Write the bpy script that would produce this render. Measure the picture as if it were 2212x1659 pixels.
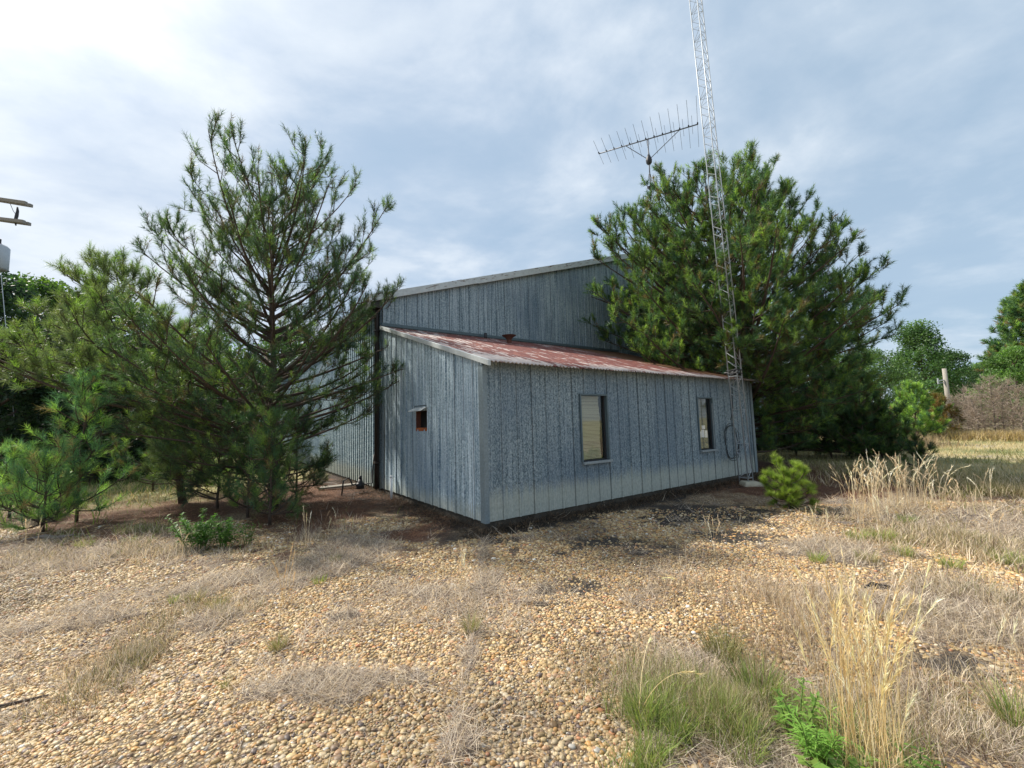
import bpy, math, random
import numpy as np
from mathutils import Matrix, Vector
R = math.radians
rng = np.random.default_rng(7); random.seed(7)
scene = bpy.context.scene
for o in list(bpy.data.objects): bpy.data.objects.remove(o)

# ------------------------------------------------------------------ camera
F = 910.886; PITCH = 0.0898; ROLL = -0.02665
fw = np.array([0, math.cos(PITCH), math.sin(PITCH)]); up0 = np.array([0, -math.sin(PITCH), math.cos(PITCH)]); rt0 = np.array([1., 0, 0])
rt = rt0*math.cos(ROLL)+up0*math.sin(ROLL); up = up0*math.cos(ROLL)-rt0*math.sin(ROLL)
EYE = np.array([0, 0, 1.6])
cd = bpy.data.cameras.new('camera'); cam = bpy.data.objects.new('camera', cd); scene.collection.objects.link(cam)
M = Matrix.Identity(4)
for i in range(3):
    M[i][0] = rt[i]; M[i][1] = up[i]; M[i][2] = -fw[i]; M[i][3] = EYE[i]
cam.matrix_world = M
cd.sensor_width = 36; cd.lens = 36*F/2212; cd.clip_start = .05; cd.clip_end = 2000
scene.camera = cam

# ------------------------------------------------------------------ light
SUN_EL, SUN_AZ = 46, -67      # azimuth from +Y, clockwise
sd = np.array([math.sin(R(SUN_AZ))*math.cos(R(SUN_EL)), math.cos(R(SUN_AZ))*math.cos(R(SUN_EL)), math.sin(R(SUN_EL))])
sl = bpy.data.lights.new('sun', 'SUN'); sun = bpy.data.objects.new('sun', sl); scene.collection.objects.link(sun)
sl.energy = 4.9; sl.angle = R(3); sl.color = (1, .93, .82)
sun.rotation_euler = Vector(sd).to_track_quat('Z', 'Y').to_euler()
scene.view_settings.view_transform = 'Standard'; scene.view_settings.look = 'None'
scene.view_settings.exposure = 0.55; scene.view_settings.gamma = 1
try: scene.view_settings.use_curve_mapping = False
except Exception: pass

# ------------------------------------------------------------------ node helper
class NT:
    def __init__(s, tree): s.t = tree; s.n = tree.nodes; s.l = tree.links
    def new(s, typ, ins=None, **kw):
        n = s.n.new(typ)
        for k, v in kw.items(): setattr(n, k, v)
        for k, v in (ins or {}).items():
            if isinstance(v, tuple) and len(v) == 2 and hasattr(v[0], 'outputs'): s.l.new(v[0].outputs[v[1]], n.inputs[k])
            elif hasattr(v, 'outputs'): s.l.new(v.outputs[0], n.inputs[k])
            else: n.inputs[k].default_value = v
        return n
    def ramp(s, fac, stops, interp='LINEAR'):
        n = s.n.new('ShaderNodeValToRGB'); e = n.color_ramp.elements; n.color_ramp.interpolation = interp
        while len(e) < len(stops): e.new(.5)
        for i, (p, c) in enumerate(stops):
            e[i].position = p; e[i].color = (c, c, c, 1) if isinstance(c, (int, float)) else tuple(c)+(1,)
        s.l.new(fac[0].outputs[fac[1]] if isinstance(fac, tuple) else fac.outputs[0], n.inputs[0])
        return n
    def mix(s, f, a, b, mode='MIX'):
        n = s.n.new('ShaderNodeMix'); n.data_type = 'RGBA'; n.blend_type = mode; n.clamp_factor = True
        for i, v in ((0, f), (6, a), (7, b)):
            if isinstance(v, tuple) and len(v) == 2 and hasattr(v[0], 'outputs'): s.l.new(v[0].outputs[v[1]], n.inputs[i])
            elif isinstance(v, W): s.l.new(v.n.outputs[v.i], n.inputs[i])
            elif hasattr(v, 'outputs'): s.l.new(v.outputs[0], n.inputs[i])
            elif isinstance(v, (int, float)): n.inputs[i].default_value = v
            else: n.inputs[i].default_value = tuple(v)+(1,)
        return (n, 2)
    def math(s, op, a, b=0, c=0, clamp=False):
        n = s.n.new('ShaderNodeMath'); n.operation = op; n.use_clamp = clamp
        for i, v in ((0, a), (1, b), (2, c)):
            if isinstance(v, tuple): s.l.new(v[0].outputs[v[1]], n.inputs[i])
            elif hasattr(v, 'outputs'): s.l.new(v.outputs[0], n.inputs[i])
            else: n.inputs[i].default_value = v
        return n
class W: pass

# ------------------------------------------------------------------ sky
world = bpy.data.worlds.new('World'); scene.world = world; world.use_nodes = True
t = NT(world.node_tree); t.n.clear()
tc = t.new('ShaderNodeTexCoord')
sky = t.new('ShaderNodeTexSky', sky_type='NISHITA', sun_disc=False, sun_elevation=R(SUN_EL), sun_rotation=R(SUN_AZ), air_density=1.0, dust_density=1.5, ozone_density=2.0)
sep = t.new('ShaderNodeSeparateXYZ', {0: (tc, 'Generated')})
zc = t.math('MAXIMUM', t.math('ADD', (sep, 2), .14), .05)
cx_ = t.math('DIVIDE', (sep, 0), zc); cy_ = t.math('DIVIDE', (sep, 1), zc)
cv = t.new('ShaderNodeCombineXYZ', {0: cx_, 1: cy_, 2: 3.7})
mp = t.new('ShaderNodeMapping', {0: cv, 'Rotation': (0, 0, R(-35)), 'Scale': (.95, 1.15, 1)})
n1 = t.new('ShaderNodeTexNoise', {'Vector': mp, 'Scale': 1.5, 'Detail': 9., 'Roughness': .56, 'Distortion': .15})
n2 = t.new('ShaderNodeTexNoise', {'Vector': mp, 'Scale': .45, 'Detail': 3., 'Roughness': .5})
dt = t.new('ShaderNodeVectorMath', {0: (tc, 'Generated'), 1: tuple(sd)}, operation='DOT_PRODUCT')
# more cloud near the sun, less away from it
sunny = t.new('ShaderNodeMapRange', {0: (dt, 'Value'), 1: .2, 2: .97, 3: -.10, 4: .13})
m_ = t.math('ADD', t.math('ADD', t.math('MULTIPLY', n1, .72), t.math('MULTIPLY', n2, .34)), sunny)
mask = t.ramp(m_, [(.38, .15), (.48, .42), (.56, .82), (.68, 1.)])
glow = t.math('POWER', t.math('MAXIMUM', (dt, 'Value'), 0), 16)
glow2 = t.math('POWER', t.math('MAXIMUM', (dt, 'Value'), 0), 40)
ccol = t.mix(glow, (5.5, 6.05, 6.8), (8.9, 9.1, 9.3))
ccol = t.mix(t.math('MULTIPLY', glow2, .8), ccol, (16, 15.5, 15))
# thin veil makes the blue part pale
skyv = t.mix(.78, sky, (3.1, 4.25, 5.4))
shade = t.ramp(n1, [(.36, (.74, .80, .89)), (.60, (1.06, 1.06, 1.04))])
ccol = t.mix(1., ccol, shade, 'MULTIPLY')
out = t.mix(mask, skyv, ccol)
bg = t.new('ShaderNodeBackground', {0: out, 1: .097})
t.new('ShaderNodeOutputWorld', {0: bg})

# ------------------------------------------------------------------ geometry helpers
def ray(x, y): return fw+rt*(x-1106)/F-up*(y-829.5)/F
def G(x, y, z=0.):
    d = ray(x, y); q = EYE+d*((z-1.6)/d[2]); return q
UX = np.array([0.81184918, 0.5838672, 0]); VX = np.array([-0.5838672, 0.81184918, 0]); C0 = np.array([-.43936, 6.417, 0])
LW, WD = 8.443, 4.625
def toloc(P):
    q = np.asarray(P)-C0; return q@UX, q@VX

def _h(ix, iy, s):
    n = (ix.astype(np.int64)*374761393+iy.astype(np.int64)*668265263+s*1442695041) & 0x7fffffff
    n = ((n ^ (n >> 13))*1274126177) & 0x7fffffff
    n = (n ^ (n >> 16)) & 0xffff
    return n/65535.
def vn(x, y, s=0):
    ix = np.floor(x); iy = np.floor(y); fx = x-ix; fy = y-iy; fx = fx*fx*(3-2*fx); fy = fy*fy*(3-2*fy)
    return (_h(ix, iy, s)*(1-fx)+_h(ix+1, iy, s)*fx)*(1-fy)+(_h(ix, iy+1, s)*(1-fx)+_h(ix+1, iy+1, s)*fx)*fy
def fbm(x, y, s=0, o=4):
    r = 0; a = .5; f = 1.
    for i in range(o): r = r+a*vn(x*f+i*17.3, y*f+i*9.1, s+i); a *= .5; f *= 2.03
    return r/(1-.5**o)
def hz(x, y):
    "height of the ground"
    x = np.asarray(x, float); y = np.asarray(y, float)
    return .05*(fbm(x/1.7, y/1.7, 5, 3)-.5)

def setcol(me, cols, name='col'):
    a = me.attributes.new(name, 'FLOAT_COLOR', 'POINT')
    c = np.ones((len(cols), 4), np.float32); c[:, :cols.shape[1]] = cols
    a.data.foreach_set('color', c.ravel())
def link(o, parent=None):
    scene.collection.objects.link(o)
    if parent: o.parent = parent
    return o
def npmesh(name, verts, faces, mat, parent=None, cols=None, smooth=True):
    "faces: (N,3) or (N,4) int array, or a list of such"
    me = bpy.data.meshes.new(name)
    fl = faces if isinstance(faces, list) else [faces]
    fl = [f for f in fl if len(f)]
    verts = np.asarray(verts, np.float32)
    me.vertices.add(len(verts)); me.vertices.foreach_set('co', verts.ravel())
    loops = np.concatenate([f.ravel() for f in fl]).astype(np.int32)
    tot = np.concatenate([np.full(len(f), f.shape[1]) for f in fl]).astype(np.int32)
    st = np.concatenate([[0], np.cumsum(tot)[:-1]]).astype(np.int32)
    me.loops.add(len(loops)); me.loops.foreach_set('vertex_index', loops)
    me.polygons.add(len(tot)); me.polygons.foreach_set('loop_start', st); me.polygons.foreach_set('loop_total', tot)
    if smooth: me.polygons.foreach_set('use_smooth', np.ones(len(tot), bool))
    me.update(calc_edges=True)
    if cols is not None: setcol(me, np.asarray(cols, np.float32))
    me.materials.append(mat)
    return link(bpy.data.objects.new(name, me), parent)

class MB:
    "collects simple solids into one mesh"
    def __init__(s): s.v = []; s.f = []
    def add(s, v, f):
        k = len(s.v); s.v += [tuple(p) for p in v]; s.f += [tuple(i+k for i in q) for q in f]; return s
    def box(s, x0, x1, y0, y1, z0, z1):
        v = [(x, y, z) for z in (z0, z1) for y in (y0, y1) for x in (x0, x1)]
        return s.add(v, [(0, 2, 3, 1), (4, 5, 7, 6), (0, 1, 5, 4), (2, 6, 7, 3), (0, 4, 6, 2), (1, 3, 7, 5)])
    def hexa(s, v): return s.add(v, [(0, 2, 3, 1), (4, 5, 7, 6), (0, 1, 5, 4), (2, 6, 7, 3), (0, 4, 6, 2), (1, 3, 7, 5)])
    def tube(s, pts, rad, n=8, cap=True):
        pts = [np.array(p, float) for p in pts]; rad = rad if hasattr(rad, '__len__') else [rad]*len(pts)
        V = []; Fc = []
        ref = None
        for i, p in enumerate(pts):
            d = pts[min(i+1, len(pts)-1)]-pts[max(i-1, 0)]; d /= np.linalg.norm(d)+1e-9
            if ref is None:
                ref = np.cross(d, [0, 0, 1.]) if abs(d[2]) < .9 else np.cross(d, [1., 0, 0])
            ref = ref-d*(ref@d); ref /= np.linalg.norm(ref)+1e-9; b = np.cross(d, ref)
            for k in range(n):
                a = 2*math.pi*k/n; V.append(p+rad[i]*(ref*math.cos(a)+b*math.sin(a)))
        for i in range(len(pts)-1):
            for k in range(n):
                k2 = (k+1) % n; Fc.append((i*n+k, i*n+k2, (i+1)*n+k2, (i+1)*n+k))
        if cap: Fc.append(tuple(range(n))[::-1]); Fc.append(tuple((len(pts)-1)*n+k for k in range(n)))
        return s.add(V, Fc)
    def build(s, name, mat, parent=None, bevel=0, smooth=False):
        me = bpy.data.meshes.new(name); me.from_pydata(s.v, [], s.f); me.update(); me.materials.append(mat)
        if smooth:
            for p in me.polygons: p.use_smooth = True
        o = link(bpy.data.objects.new(name, me), parent)
        if bevel:
            b = o.modifiers.new('b', 'BEVEL'); b.width = bevel; b.segments = 2; b.limit_method = 'ANGLE'
        return o
def tag(o, label=None, cat=None, group=None, kind=None):
    if label: o['label'] = label
    if cat: o['category'] = cat
    if group: o['group'] = group
    if kind: o['kind'] = kind
    return o
def empty(name, loc=(0, 0, 0), rz=0):
    o = bpy.data.objects.new(name, None); o.location = tuple(float(c) for c in loc); o.rotation_euler = (0, 0, rz); o.empty_display_size = .2
    return link(o)

# ------------------------------------------------------------------ materials
def newmat(name):
    m = bpy.data.materials.new(name); m.use_nodes = True; t = NT(m.node_tree); t.n.clear(); return m, t
def finish(t, bsdf): t.new('ShaderNodeOutputMaterial', {0: bsdf})
def simple(name, col, rough=.7, metal=0., noise=0., scale=8., bump=0., spec=.4):
    m, t = newmat(name)
    tc = t.new('ShaderNodeTexCoord')
    n = t.new('ShaderNodeTexNoise', {'Vector': (tc, 'Object'), 'Scale': scale, 'Detail': 6., 'Roughness': .65})
    c = t.mix(n, tuple(x*(1-noise) for x in col), tuple(min(1, x*(1+noise)) for x in col))
    b = t.new('ShaderNodeBsdfPrincipled', {'Base Color': c, 'Roughness': rough, 'Metallic': metal, 'Specular IOR Level': spec})
    if bump:
        bp = t.new('ShaderNodeBump', {'Height': n, 'Strength': bump, 'Distance': .02}); t.l.new(bp.outputs[0], b.inputs['Normal'])
    finish(t, b); return m
def leafmat(name, trans=.4, rough=.55, mult=(1, 1, 1), tm=(1.3, 1.5, .7)):
    m, t = newmat(name)
    a = t.new('ShaderNodeAttribute', attribute_name='col')
    c = t.mix(1., (a, 'Color'), mult, 'MULTIPLY')
    b = t.new('ShaderNodeBsdfPrincipled', {'Base Color': c, 'Roughness': rough, 'Specular IOR Level': .3})
    c2 = t.mix(1., c, tm, 'MULTIPLY')
    tr = t.new('ShaderNodeBsdfTranslucent', {0: c2})
    mx = t.new('ShaderNodeMixShader', {0: trans, 1: b, 2: tr}); finish(t, mx); return m
def attrmat(name, rough=.8, bump=0, spec=.3):
    m, t = newmat(name)
    a = t.new('ShaderNodeAttribute', attribute_name='col')
    tc = t.new('ShaderNodeTexCoord')
    n = t.new('ShaderNodeTexNoise', {'Vector': (tc, 'Object'), 'Scale': 120., 'Detail': 3.})
    c = t.mix(1., (a, 'Color'), t.ramp(n, [(.3, .8), (.7, 1.15)]), 'MULTIPLY')
    b = t.new('ShaderNodeBsdfPrincipled', {'Base Color': c, 'Roughness': rough, 'Specular IOR Level': spec}); finish(t, b); return m

def metal_wall(name, axis, band=.55, dark=1., streak=1., rib_edge=.55, ribs=False):
    "weathered galvanised sheet: spangle, vertical streaks, pale lime coloured band at the foot. axis 0 = sheet runs along x, 1 = along y"
    m, t = newmat(name)
    tc = t.new('ShaderNodeTexCoord'); s = t.new('ShaderNodeSeparateXYZ', {0: (tc, 'Object')})
    h = (s, axis)
    v2 = t.new('ShaderNodeCombineXYZ', {0: h, 1: 0., 2: (s, 2)})
    mp = t.new('ShaderNodeMapping', {0: v2, 'Scale': (1, 1, .6)})
    vo = t.new('ShaderNodeTexVoronoi', {'Vector': mp, 'Scale': 75., 'Randomness': 1.})
    cellv = t.new('ShaderNodeSeparateColor', {0: (vo, 'Color')})
    nf = t.new('ShaderNodeTexNoise', {'Vector': mp, 'Scale': 24., 'Detail': 4., 'Roughness': .75})
    sp = t.math('ADD', t.math('MULTIPLY', (cellv, 0), .5), t.math('MULTIPLY', nf, .55))
    ms = t.new('ShaderNodeMapping', {0: v2, 'Scale': (16, 1, .3)})
    ns = t.new('ShaderNodeTexNoise', {'Vector': ms, 'Scale': 1.7, 'Detail': 6., 'Roughness': .7})
    ml = t.new('ShaderNodeMapping', {0: v2, 'Scale': (1, 1, .5)})
    nl = t.new('ShaderNodeTexNoise', {'Vector': ml, 'Scale': .7, 'Detail': 3.})
    base = t.ramp(sp, [(.25, (.05*dark, .08*dark, .10*dark)), (.45, (.12*dark, .185*dark, .225*dark)), (.62, (.23*dark, .29*dark, .32*dark)), (.8, (.36*dark, .43*dark, .455*dark))])
    base = t.mix(t.math('MULTIPLY', t.ramp(ns, [(.42, 0.), (.62, 1.)]), .5*streak), base, (.50*dark, .57*dark, .62*dark))
    base = t.mix(t.math('MULTIPLY', t.ramp(ns, [(.36, 1.), (.47, 0.)]), .6*streak), base, (.05*dark, .085*dark, .12*dark))
    base = t.mix(t.math('MULTIPLY', t.ramp(nl, [(.45, 0.), (.62, 1.)]), .42), base, (.075*dark, .125*dark, .19*dark))
    # foot band
    hh = t.math('ADD', (s, 2), t.math('MULTIPLY', t.math('SUBTRACT', ns, .5), .75))
    hh = t.math('ADD', hh, t.math('MULTIPLY', t.math('SUBTRACT', nf, .5), .25))
    bm = t.ramp(t.math('DIVIDE', hh, 1.), [(max(0., band-.12), 1.), (max(.01, band+.10), 0.)])
    lime = t.ramp(nf, [(.3, (.36, .39, .34)), (.7, (.58, .60, .52))])
    c = t.mix(t.math('MULTIPLY', bm, .72), base, lime)
    # seam lines between sheets
    fr = t.math('FRACT', t.math('DIVIDE', h, .915)); seam = t.ramp(fr, [(0., 1.), (.009, 1.), (.014, 0.), (1., 0.)])
    c = t.mix(t.math('MULTIPLY', seam, .4), c, (.02, .03, .035))
    fr2 = t.math('FRACT', t.math('DIVIDE', h, .305)); g2 = t.ramp(fr2, [(0., 1.), (.02, 1.), (.035, 0.), (.17, 0.), (.18, .7), (.2, .7), (.21, 0.), (1., 0.)])
    c = t.mix(t.math('MULTIPLY', g2, t.math('MULTIPLY', t.ramp(ns, [(.4, .25), (.6, 1.)]), rib_edge)), c, (.03, .04, .045))  # dark lines of uneven strength along the edges of each rib
    if ribs:
        fr3 = t.math('FRACT', t.math('DIVIDE', h, .2)); g3 = t.ramp(fr3, [(0., .9), (.08, .1), (.4, 0.), (.46, .9), (.56, .5), (.8, .35), (1., .9)])
        c = t.mix(t.math('MULTIPLY', g3, .8), c, (.03, .04, .045))  # rib sides and valleys painted darker, their shade put into the colour
    b = t.new('ShaderNodeBsdfPrincipled', {'Base Color': c, 'Roughness': .55, 'Metallic': .12, 'Specular IOR Level': .45})
    bp = t.new('ShaderNodeBump', {'Height': nf, 'Strength': .12, 'Distance': .01}); t.l.new(bp.outputs[0], b.inputs['Normal'])
    finish(t, b); return m
M_front = metal_wall('galvanised_front', 0, .52, .98, .5, .4)
M_left = metal_wall('galvanised_left', 1, .30, 1.7, 1.3, .6)  # paler copy of the front sheet, its sunlit tone put into the colour
M_gable = metal_wall('galvanised_gable', 0, -1., 1.12, 1.1, .4)
M_side = metal_wall('galvanised_side', 1, .50, 1.9, .4, 0., True)  # palest copy of the sheet, sunlit tone put into the colour too
M_trim = simple('trim_metal', (.27, .31, .33), .5, .2, .4, 24.)
M_corner = simple('corner_metal', (.20, .25, .275), .5, .15, .5, 30.)
M_rake = simple('rake_metal', (.52, .55, .55), .5, .15, .35, 8.)
M_trimd = simple('trim_dark', (.10, .14, .16), .5, .2, .35, 14.)
M_black = simple('black_void', (.006, .006, .007), .8)
M_brown = simple('brown_metal', (.030, .022, .020), .5, .1, .5, 10.)
M_conc = simple('concrete_dirty', (.075, .065, .052), .9, 0, .9, 9., .5)
M_concl = simple('concrete_pale', (.42, .39, .30), .9, 0, .3, 9., .5)
M_steel = simple('galvanised_steel', (.43, .46, .49), .42, .3, .25, 20.)
M_alu = simple('dull_aluminium', (.13, .14, .16), .5, .4, .25, 20.)
M_dark = simple('dark_fitting', (.035, .036, .04), .5, .2, .3)
M_blind = simple('blind_cream', (.46, .43, .29), .5, 0, .06, 6.)
M_rust = simple('rust', (.30, .085, .025), .9, 0, .6, 30., .4)
M_rustd = simple('rust_dark', (.12, .05, .035), .9, 0, .6, 30., .4)
M_pvc = simple('white_pvc', (.75, .76, .78), .4, 0, .05)
M_wood = simple('weathered_wood', (.24, .22, .19), .85, 0, .5, 25., .5)
M_pole = simple('pole_wood', (.30, .275, .24), .85, 0, .35, 12., .5)
M_bark = simple('pine_bark', (.085, .062, .048), .95, 0, .5, 22., .8)
M_barkg = simple('grey_bark', (.17, .15, .13), .95, 0, .4, 22., .6)
M_cable = simple('black_cable', (.008, .008, .008), .5)
M_tank = simple('transformer_grey', (.42, .45, .48), .45, .2, .12)
M_white = simple('reflection_white', (.85, .85, .87), .6)  # white of the painted reflection in the second window
def glassmat():
    m, t = newmat('window_glass')
    lw_ = t.new('ShaderNodeLayerWeight', {0: .5}); fr = t.math('ADD', t.math('MULTIPLY', t.math('POWER', (lw_, 'Facing'), 5), .9), .05)
    tr = t.new('ShaderNodeBsdfTransparent', {0: (.97, .97, .96, 1)}); gl = t.new('ShaderNodeBsdfGlossy', {0: (1, 1, 1, 1), 'Roughness': .03})
    mx = t.new('ShaderNodeMixShader', {0: t.math('MULTIPLY', fr, 1.), 1: tr, 2: gl}); finish(t, mx); return m
M_glass = glassmat()
def roofmat():
    m, t = newmat('rusty_roof')
    tc = t.new('ShaderNodeTexCoord')
    m1 = t.new('ShaderNodeMapping', {0: (tc, 'Object'), 'Scale': (11., 1.0, .0)})
    a = t.new('ShaderNodeTexNoise', {'Vector': m1, 'Scale': 1.5, 'Detail': 5., 'Roughness': .62})
    m2 = t.new('ShaderNodeMapping', {0: (tc, 'Object'), 'Scale': (1.0, .8, 0)})
    b_ = t.new('ShaderNodeTexNoise', {'Vector': m2, 'Scale': .8, 'Detail': 4.})
    m3 = t.new('ShaderNodeMapping', {0: (tc, 'Object'), 'Scale': (1, .25, 0)})
    c_ = t.new('ShaderNodeTexNoise', {'Vector': m3, 'Scale': 26., 'Detail': 4.})
    s = t.new('ShaderNodeSeparateXYZ', {0: (tc, 'Object')})
    # pale toward the left end and the eave, rust toward the middle
    e = t.new('ShaderNodeMapRange', {0: (s, 0), 1: 0., 2: 1.6, 3: -.04, 4: .04})
    e2 = t.new('ShaderNodeMapRange', {0: (s, 1), 1: -.2, 2: .5, 3: -.09, 4: .03})
    f = t.math('ADD', t.math('ADD', t.math('MULTIPLY', a, .7), t.math('MULTIPLY', b_, .35)), t.math('ADD', e, e2))
    f = t.math('ADD', f, t.math('MULTIPLY', t.math('SUBTRACT', c_, .5), .12))
    k = t.ramp(f, [(.505, 0.), (.54, 1.)])
    rust = t.ramp(c_, [(.3, (.10, .035, .033)), (.55, (.17, .062, .052)), (.75, (.27, .11, .075))])
    pale = t.ramp(c_, [(.3, (.36, .31, .29)), (.7, (.54, .48, .45))])
    c = t.mix(k, pale, rust)
    # pine needles lie on the far end
    nn = t.new('ShaderNodeTexNoise', {'Vector': (tc, 'Object'), 'Scale': 3., 'Detail': 8.})
    lit = t.math('ADD', t.new('ShaderNodeMapRange', {0: (s, 0), 1: 4.6, 2: 7.4, 3: -.3, 4: .45}), t.math('MULTIPLY', nn, .5))
    lit = t.math('SUBTRACT', lit, t.new('ShaderNodeMapRange', {0: (s, 1), 1: .5, 2: -.2, 3: 0., 4: .35}))
    c = t.mix(t.ramp(lit, [(.3, 0.), (.42, 1.)]), c, (.13, .065, .035))
    b = t.new('ShaderNodeBsdfPrincipled', {'Base Color': c, 'Roughness': .75, 'Specular IOR Level': .3})
    finish(t, b); return m
M_roof = roofmat()
M_needle = leafmat('pine_needles', .38, .45)
M_leaf = leafmat('leaves', .4, .5)
M_grass = leafmat('grass_blades', .35, .6, (1, 1, 1), (1.15, 1.08, .9))
M_pebble = attrmat('pebbles', .55, spec=.45)

# ------------------------------------------------------------------ ground masks (plan of the yard, metres)
def ell(x0, y0, x1, y1, s=1.):
    xm, ym = (x0+x1)/2, (y0+y1)/2
    c = G(xm, ym); rx = abs(G(x1, ym)[0]-G(x0, ym)[0])/2; ry = abs(G(xm, y0)[1]-G(xm, y1)[1])/2
    return (c[0], c[1], rx, ry, s)
E_thatch = [ell(-250, 1180, 300, 1720, .85), ell(180, 1250, 520, 1650, .5), ell(230, 1330, 560, 1500, .5), ell(520, 1440, 870, 1512, 1.2), ell(600, 1145, 880, 1250, 1.1), ell(330, 1270, 580, 1400, .8),
            ell(-200, 1150, 620, 1225, 1.), ell(770, 1138, 910, 1166, 1.1), ell(1040, 1286, 1250, 1314, 1.2), ell(1330, 1330, 1840, 1720, 1.15),
            ell(1640, 1160, 2000, 1228, 1.05), ell(1800, 1235, 2300, 1390, 1.1), ell(1960, 1440, 2500, 1720, .95), ell(1780, 1050, 2500, 1215, 1.1), ell(940, 1570, 1040, 1640, 1.),
            ell(690, 1310, 780, 1350, .8), ell(1030, 1230, 1085, 1300, 1.), ell(1120, 1150, 1320, 1175, .7), ell(1350, 1370, 1480, 1520, .7)]
E_moss_shade = [ell(1330, 1075, 1680, 1140, 1.25), ell(1160, 1130, 1500, 1215, .85), ell(1700, 1085, 1860, 1130, 1.), ell(1480, 1135, 1700, 1190, 1.),  # moss with painted shade: dark patches before the front wall hold both
          ell(1090, 1240, 1500, 1290, .75), ell(1930, 1400, 2190, 1480, 1.0), ell(1760, 1440, 2000, 1560, .9), ell(2000, 1540, 2300, 1620, .8), ell(1960, 1265, 2100, 1290, .8), ell(640, 1190, 800, 1230, .6), ell(1120, 1298, 1260, 1312, 1.), ell(560, 1395, 640, 1420, .7), ell(700, 1318, 790, 1340, .8), ell(620, 1290, 960, 1430, .3)]
E_litter = [ell(1600, 968, 1960, 1060, 1.5), ell(1400, 1020, 1960, 1084, 1.3), ell(590, 1030, 900, 1135, 1.3), ell(180, 1040, 660, 1150, 1.2), ell(-200, 1150, 200, 1190, .6), ell(840, 1080, 1040, 1165, 1.2), ell(1050, 1140, 1200, 1165, .8)]
def emask(x, y, E, n):
    r = np.zeros_like(x)
    for cx, cy, rx, ry, s in E:
        d = np.sqrt(((x-cx)/rx)**2+((y-cy)/ry)**2)
        r = np.maximum(r, s*np.clip(1.45-d, 0, 1.2))
    return np.clip((r+n*1.3-.62)*2.2, 0, 1)
def segd(x, y, a, b):
    ax, ay = a[:2]; bx, by = b[:2]; L2 = (bx-ax)**2+(by-ay)**2
    t_ = np.clip(((x-ax)*(bx-ax)+(y-ay)*(by-ay))/L2, 0, 1)
    return np.hypot(x-ax-t_*(bx-ax), y-ay-t_*(by-ay))
J0, J1 = G(1048, 1165), G(978, 1640)
def masks(x, y):
    n = (fbm(x*1.3, y*1.3, 11, 5)-.5)*1.5+(fbm(x*6, y*6, 13, 3)-.5)*.9; n2 = (fbm(x*1.9, y*1.9, 31, 5)-.5)*1.5+(fbm(x*7, y*7, 33, 3)-.5)*.8; n3 = fbm(x*.9, y*.9, 51, 5)-.5
    s, v = (x-C0[0])*UX[0]+(y-C0[1])*UX[1], (x-C0[0])*VX[0]+(y-C0[1])*VX[1]
    th = emask(x, y, E_thatch, n)
    gn = fbm(x*.75, y*.75, 101, 5)+(fbm(x*5, y*5, 103, 3)-.5)*.25
    th = np.maximum(th, .5*np.clip((gn-.64-np.clip((x+1.6)*.05, -.04, .06))*6, 0, 1))
    jd = segd(x, y, J0, J1)
    th = np.maximum(th, np.clip((.085-jd+n2*.12)*18, 0, 1))
    mo = emask(x, y, E_moss_shade, n2)
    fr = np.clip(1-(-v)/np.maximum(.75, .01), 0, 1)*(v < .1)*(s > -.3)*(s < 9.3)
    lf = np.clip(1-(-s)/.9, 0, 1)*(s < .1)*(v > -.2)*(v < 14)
    mo = np.maximum(mo, np.clip((fr*1.3+n2*1.2-.15)*2.5, 0, 1)*(fr > 0))  # dark strip along the front wall, moss with shade painted in
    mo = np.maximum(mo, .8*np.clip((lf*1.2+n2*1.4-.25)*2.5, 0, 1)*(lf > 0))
    li = emask(x, y, E_litter, n2)
    li = np.maximum(li, np.clip((x-2)*.5, 0, 1)*np.clip((y-8.6+n3*2)*.8, 0, 1)*np.clip((12.5-y)*.4, 0, 1)*np.clip((8.6-x)*.6, 0, 1))
    # open field and yard beyond the paving
    fi = np.maximum(np.clip((y-(9.3+(x < 0)*1.6)+n3*3)*.8, 0, 1)*np.clip((x-8.5+n3*3)*.6, 0, 1), np.clip((y-8.6+n3*2.4)*.9, 0, 1)*np.clip((-6.2-x+n3*3)*.7, 0, 1))
    fi = np.maximum(fi, np.clip((np.hypot(x, y)-24)/4, 0, 1))
    li = np.maximum(li, .9*(x < -1)*np.clip((y-7.9+n3*1.5)*1.2, 0, 1)*(1-fi))
    return th, mo, li, fi

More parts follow.
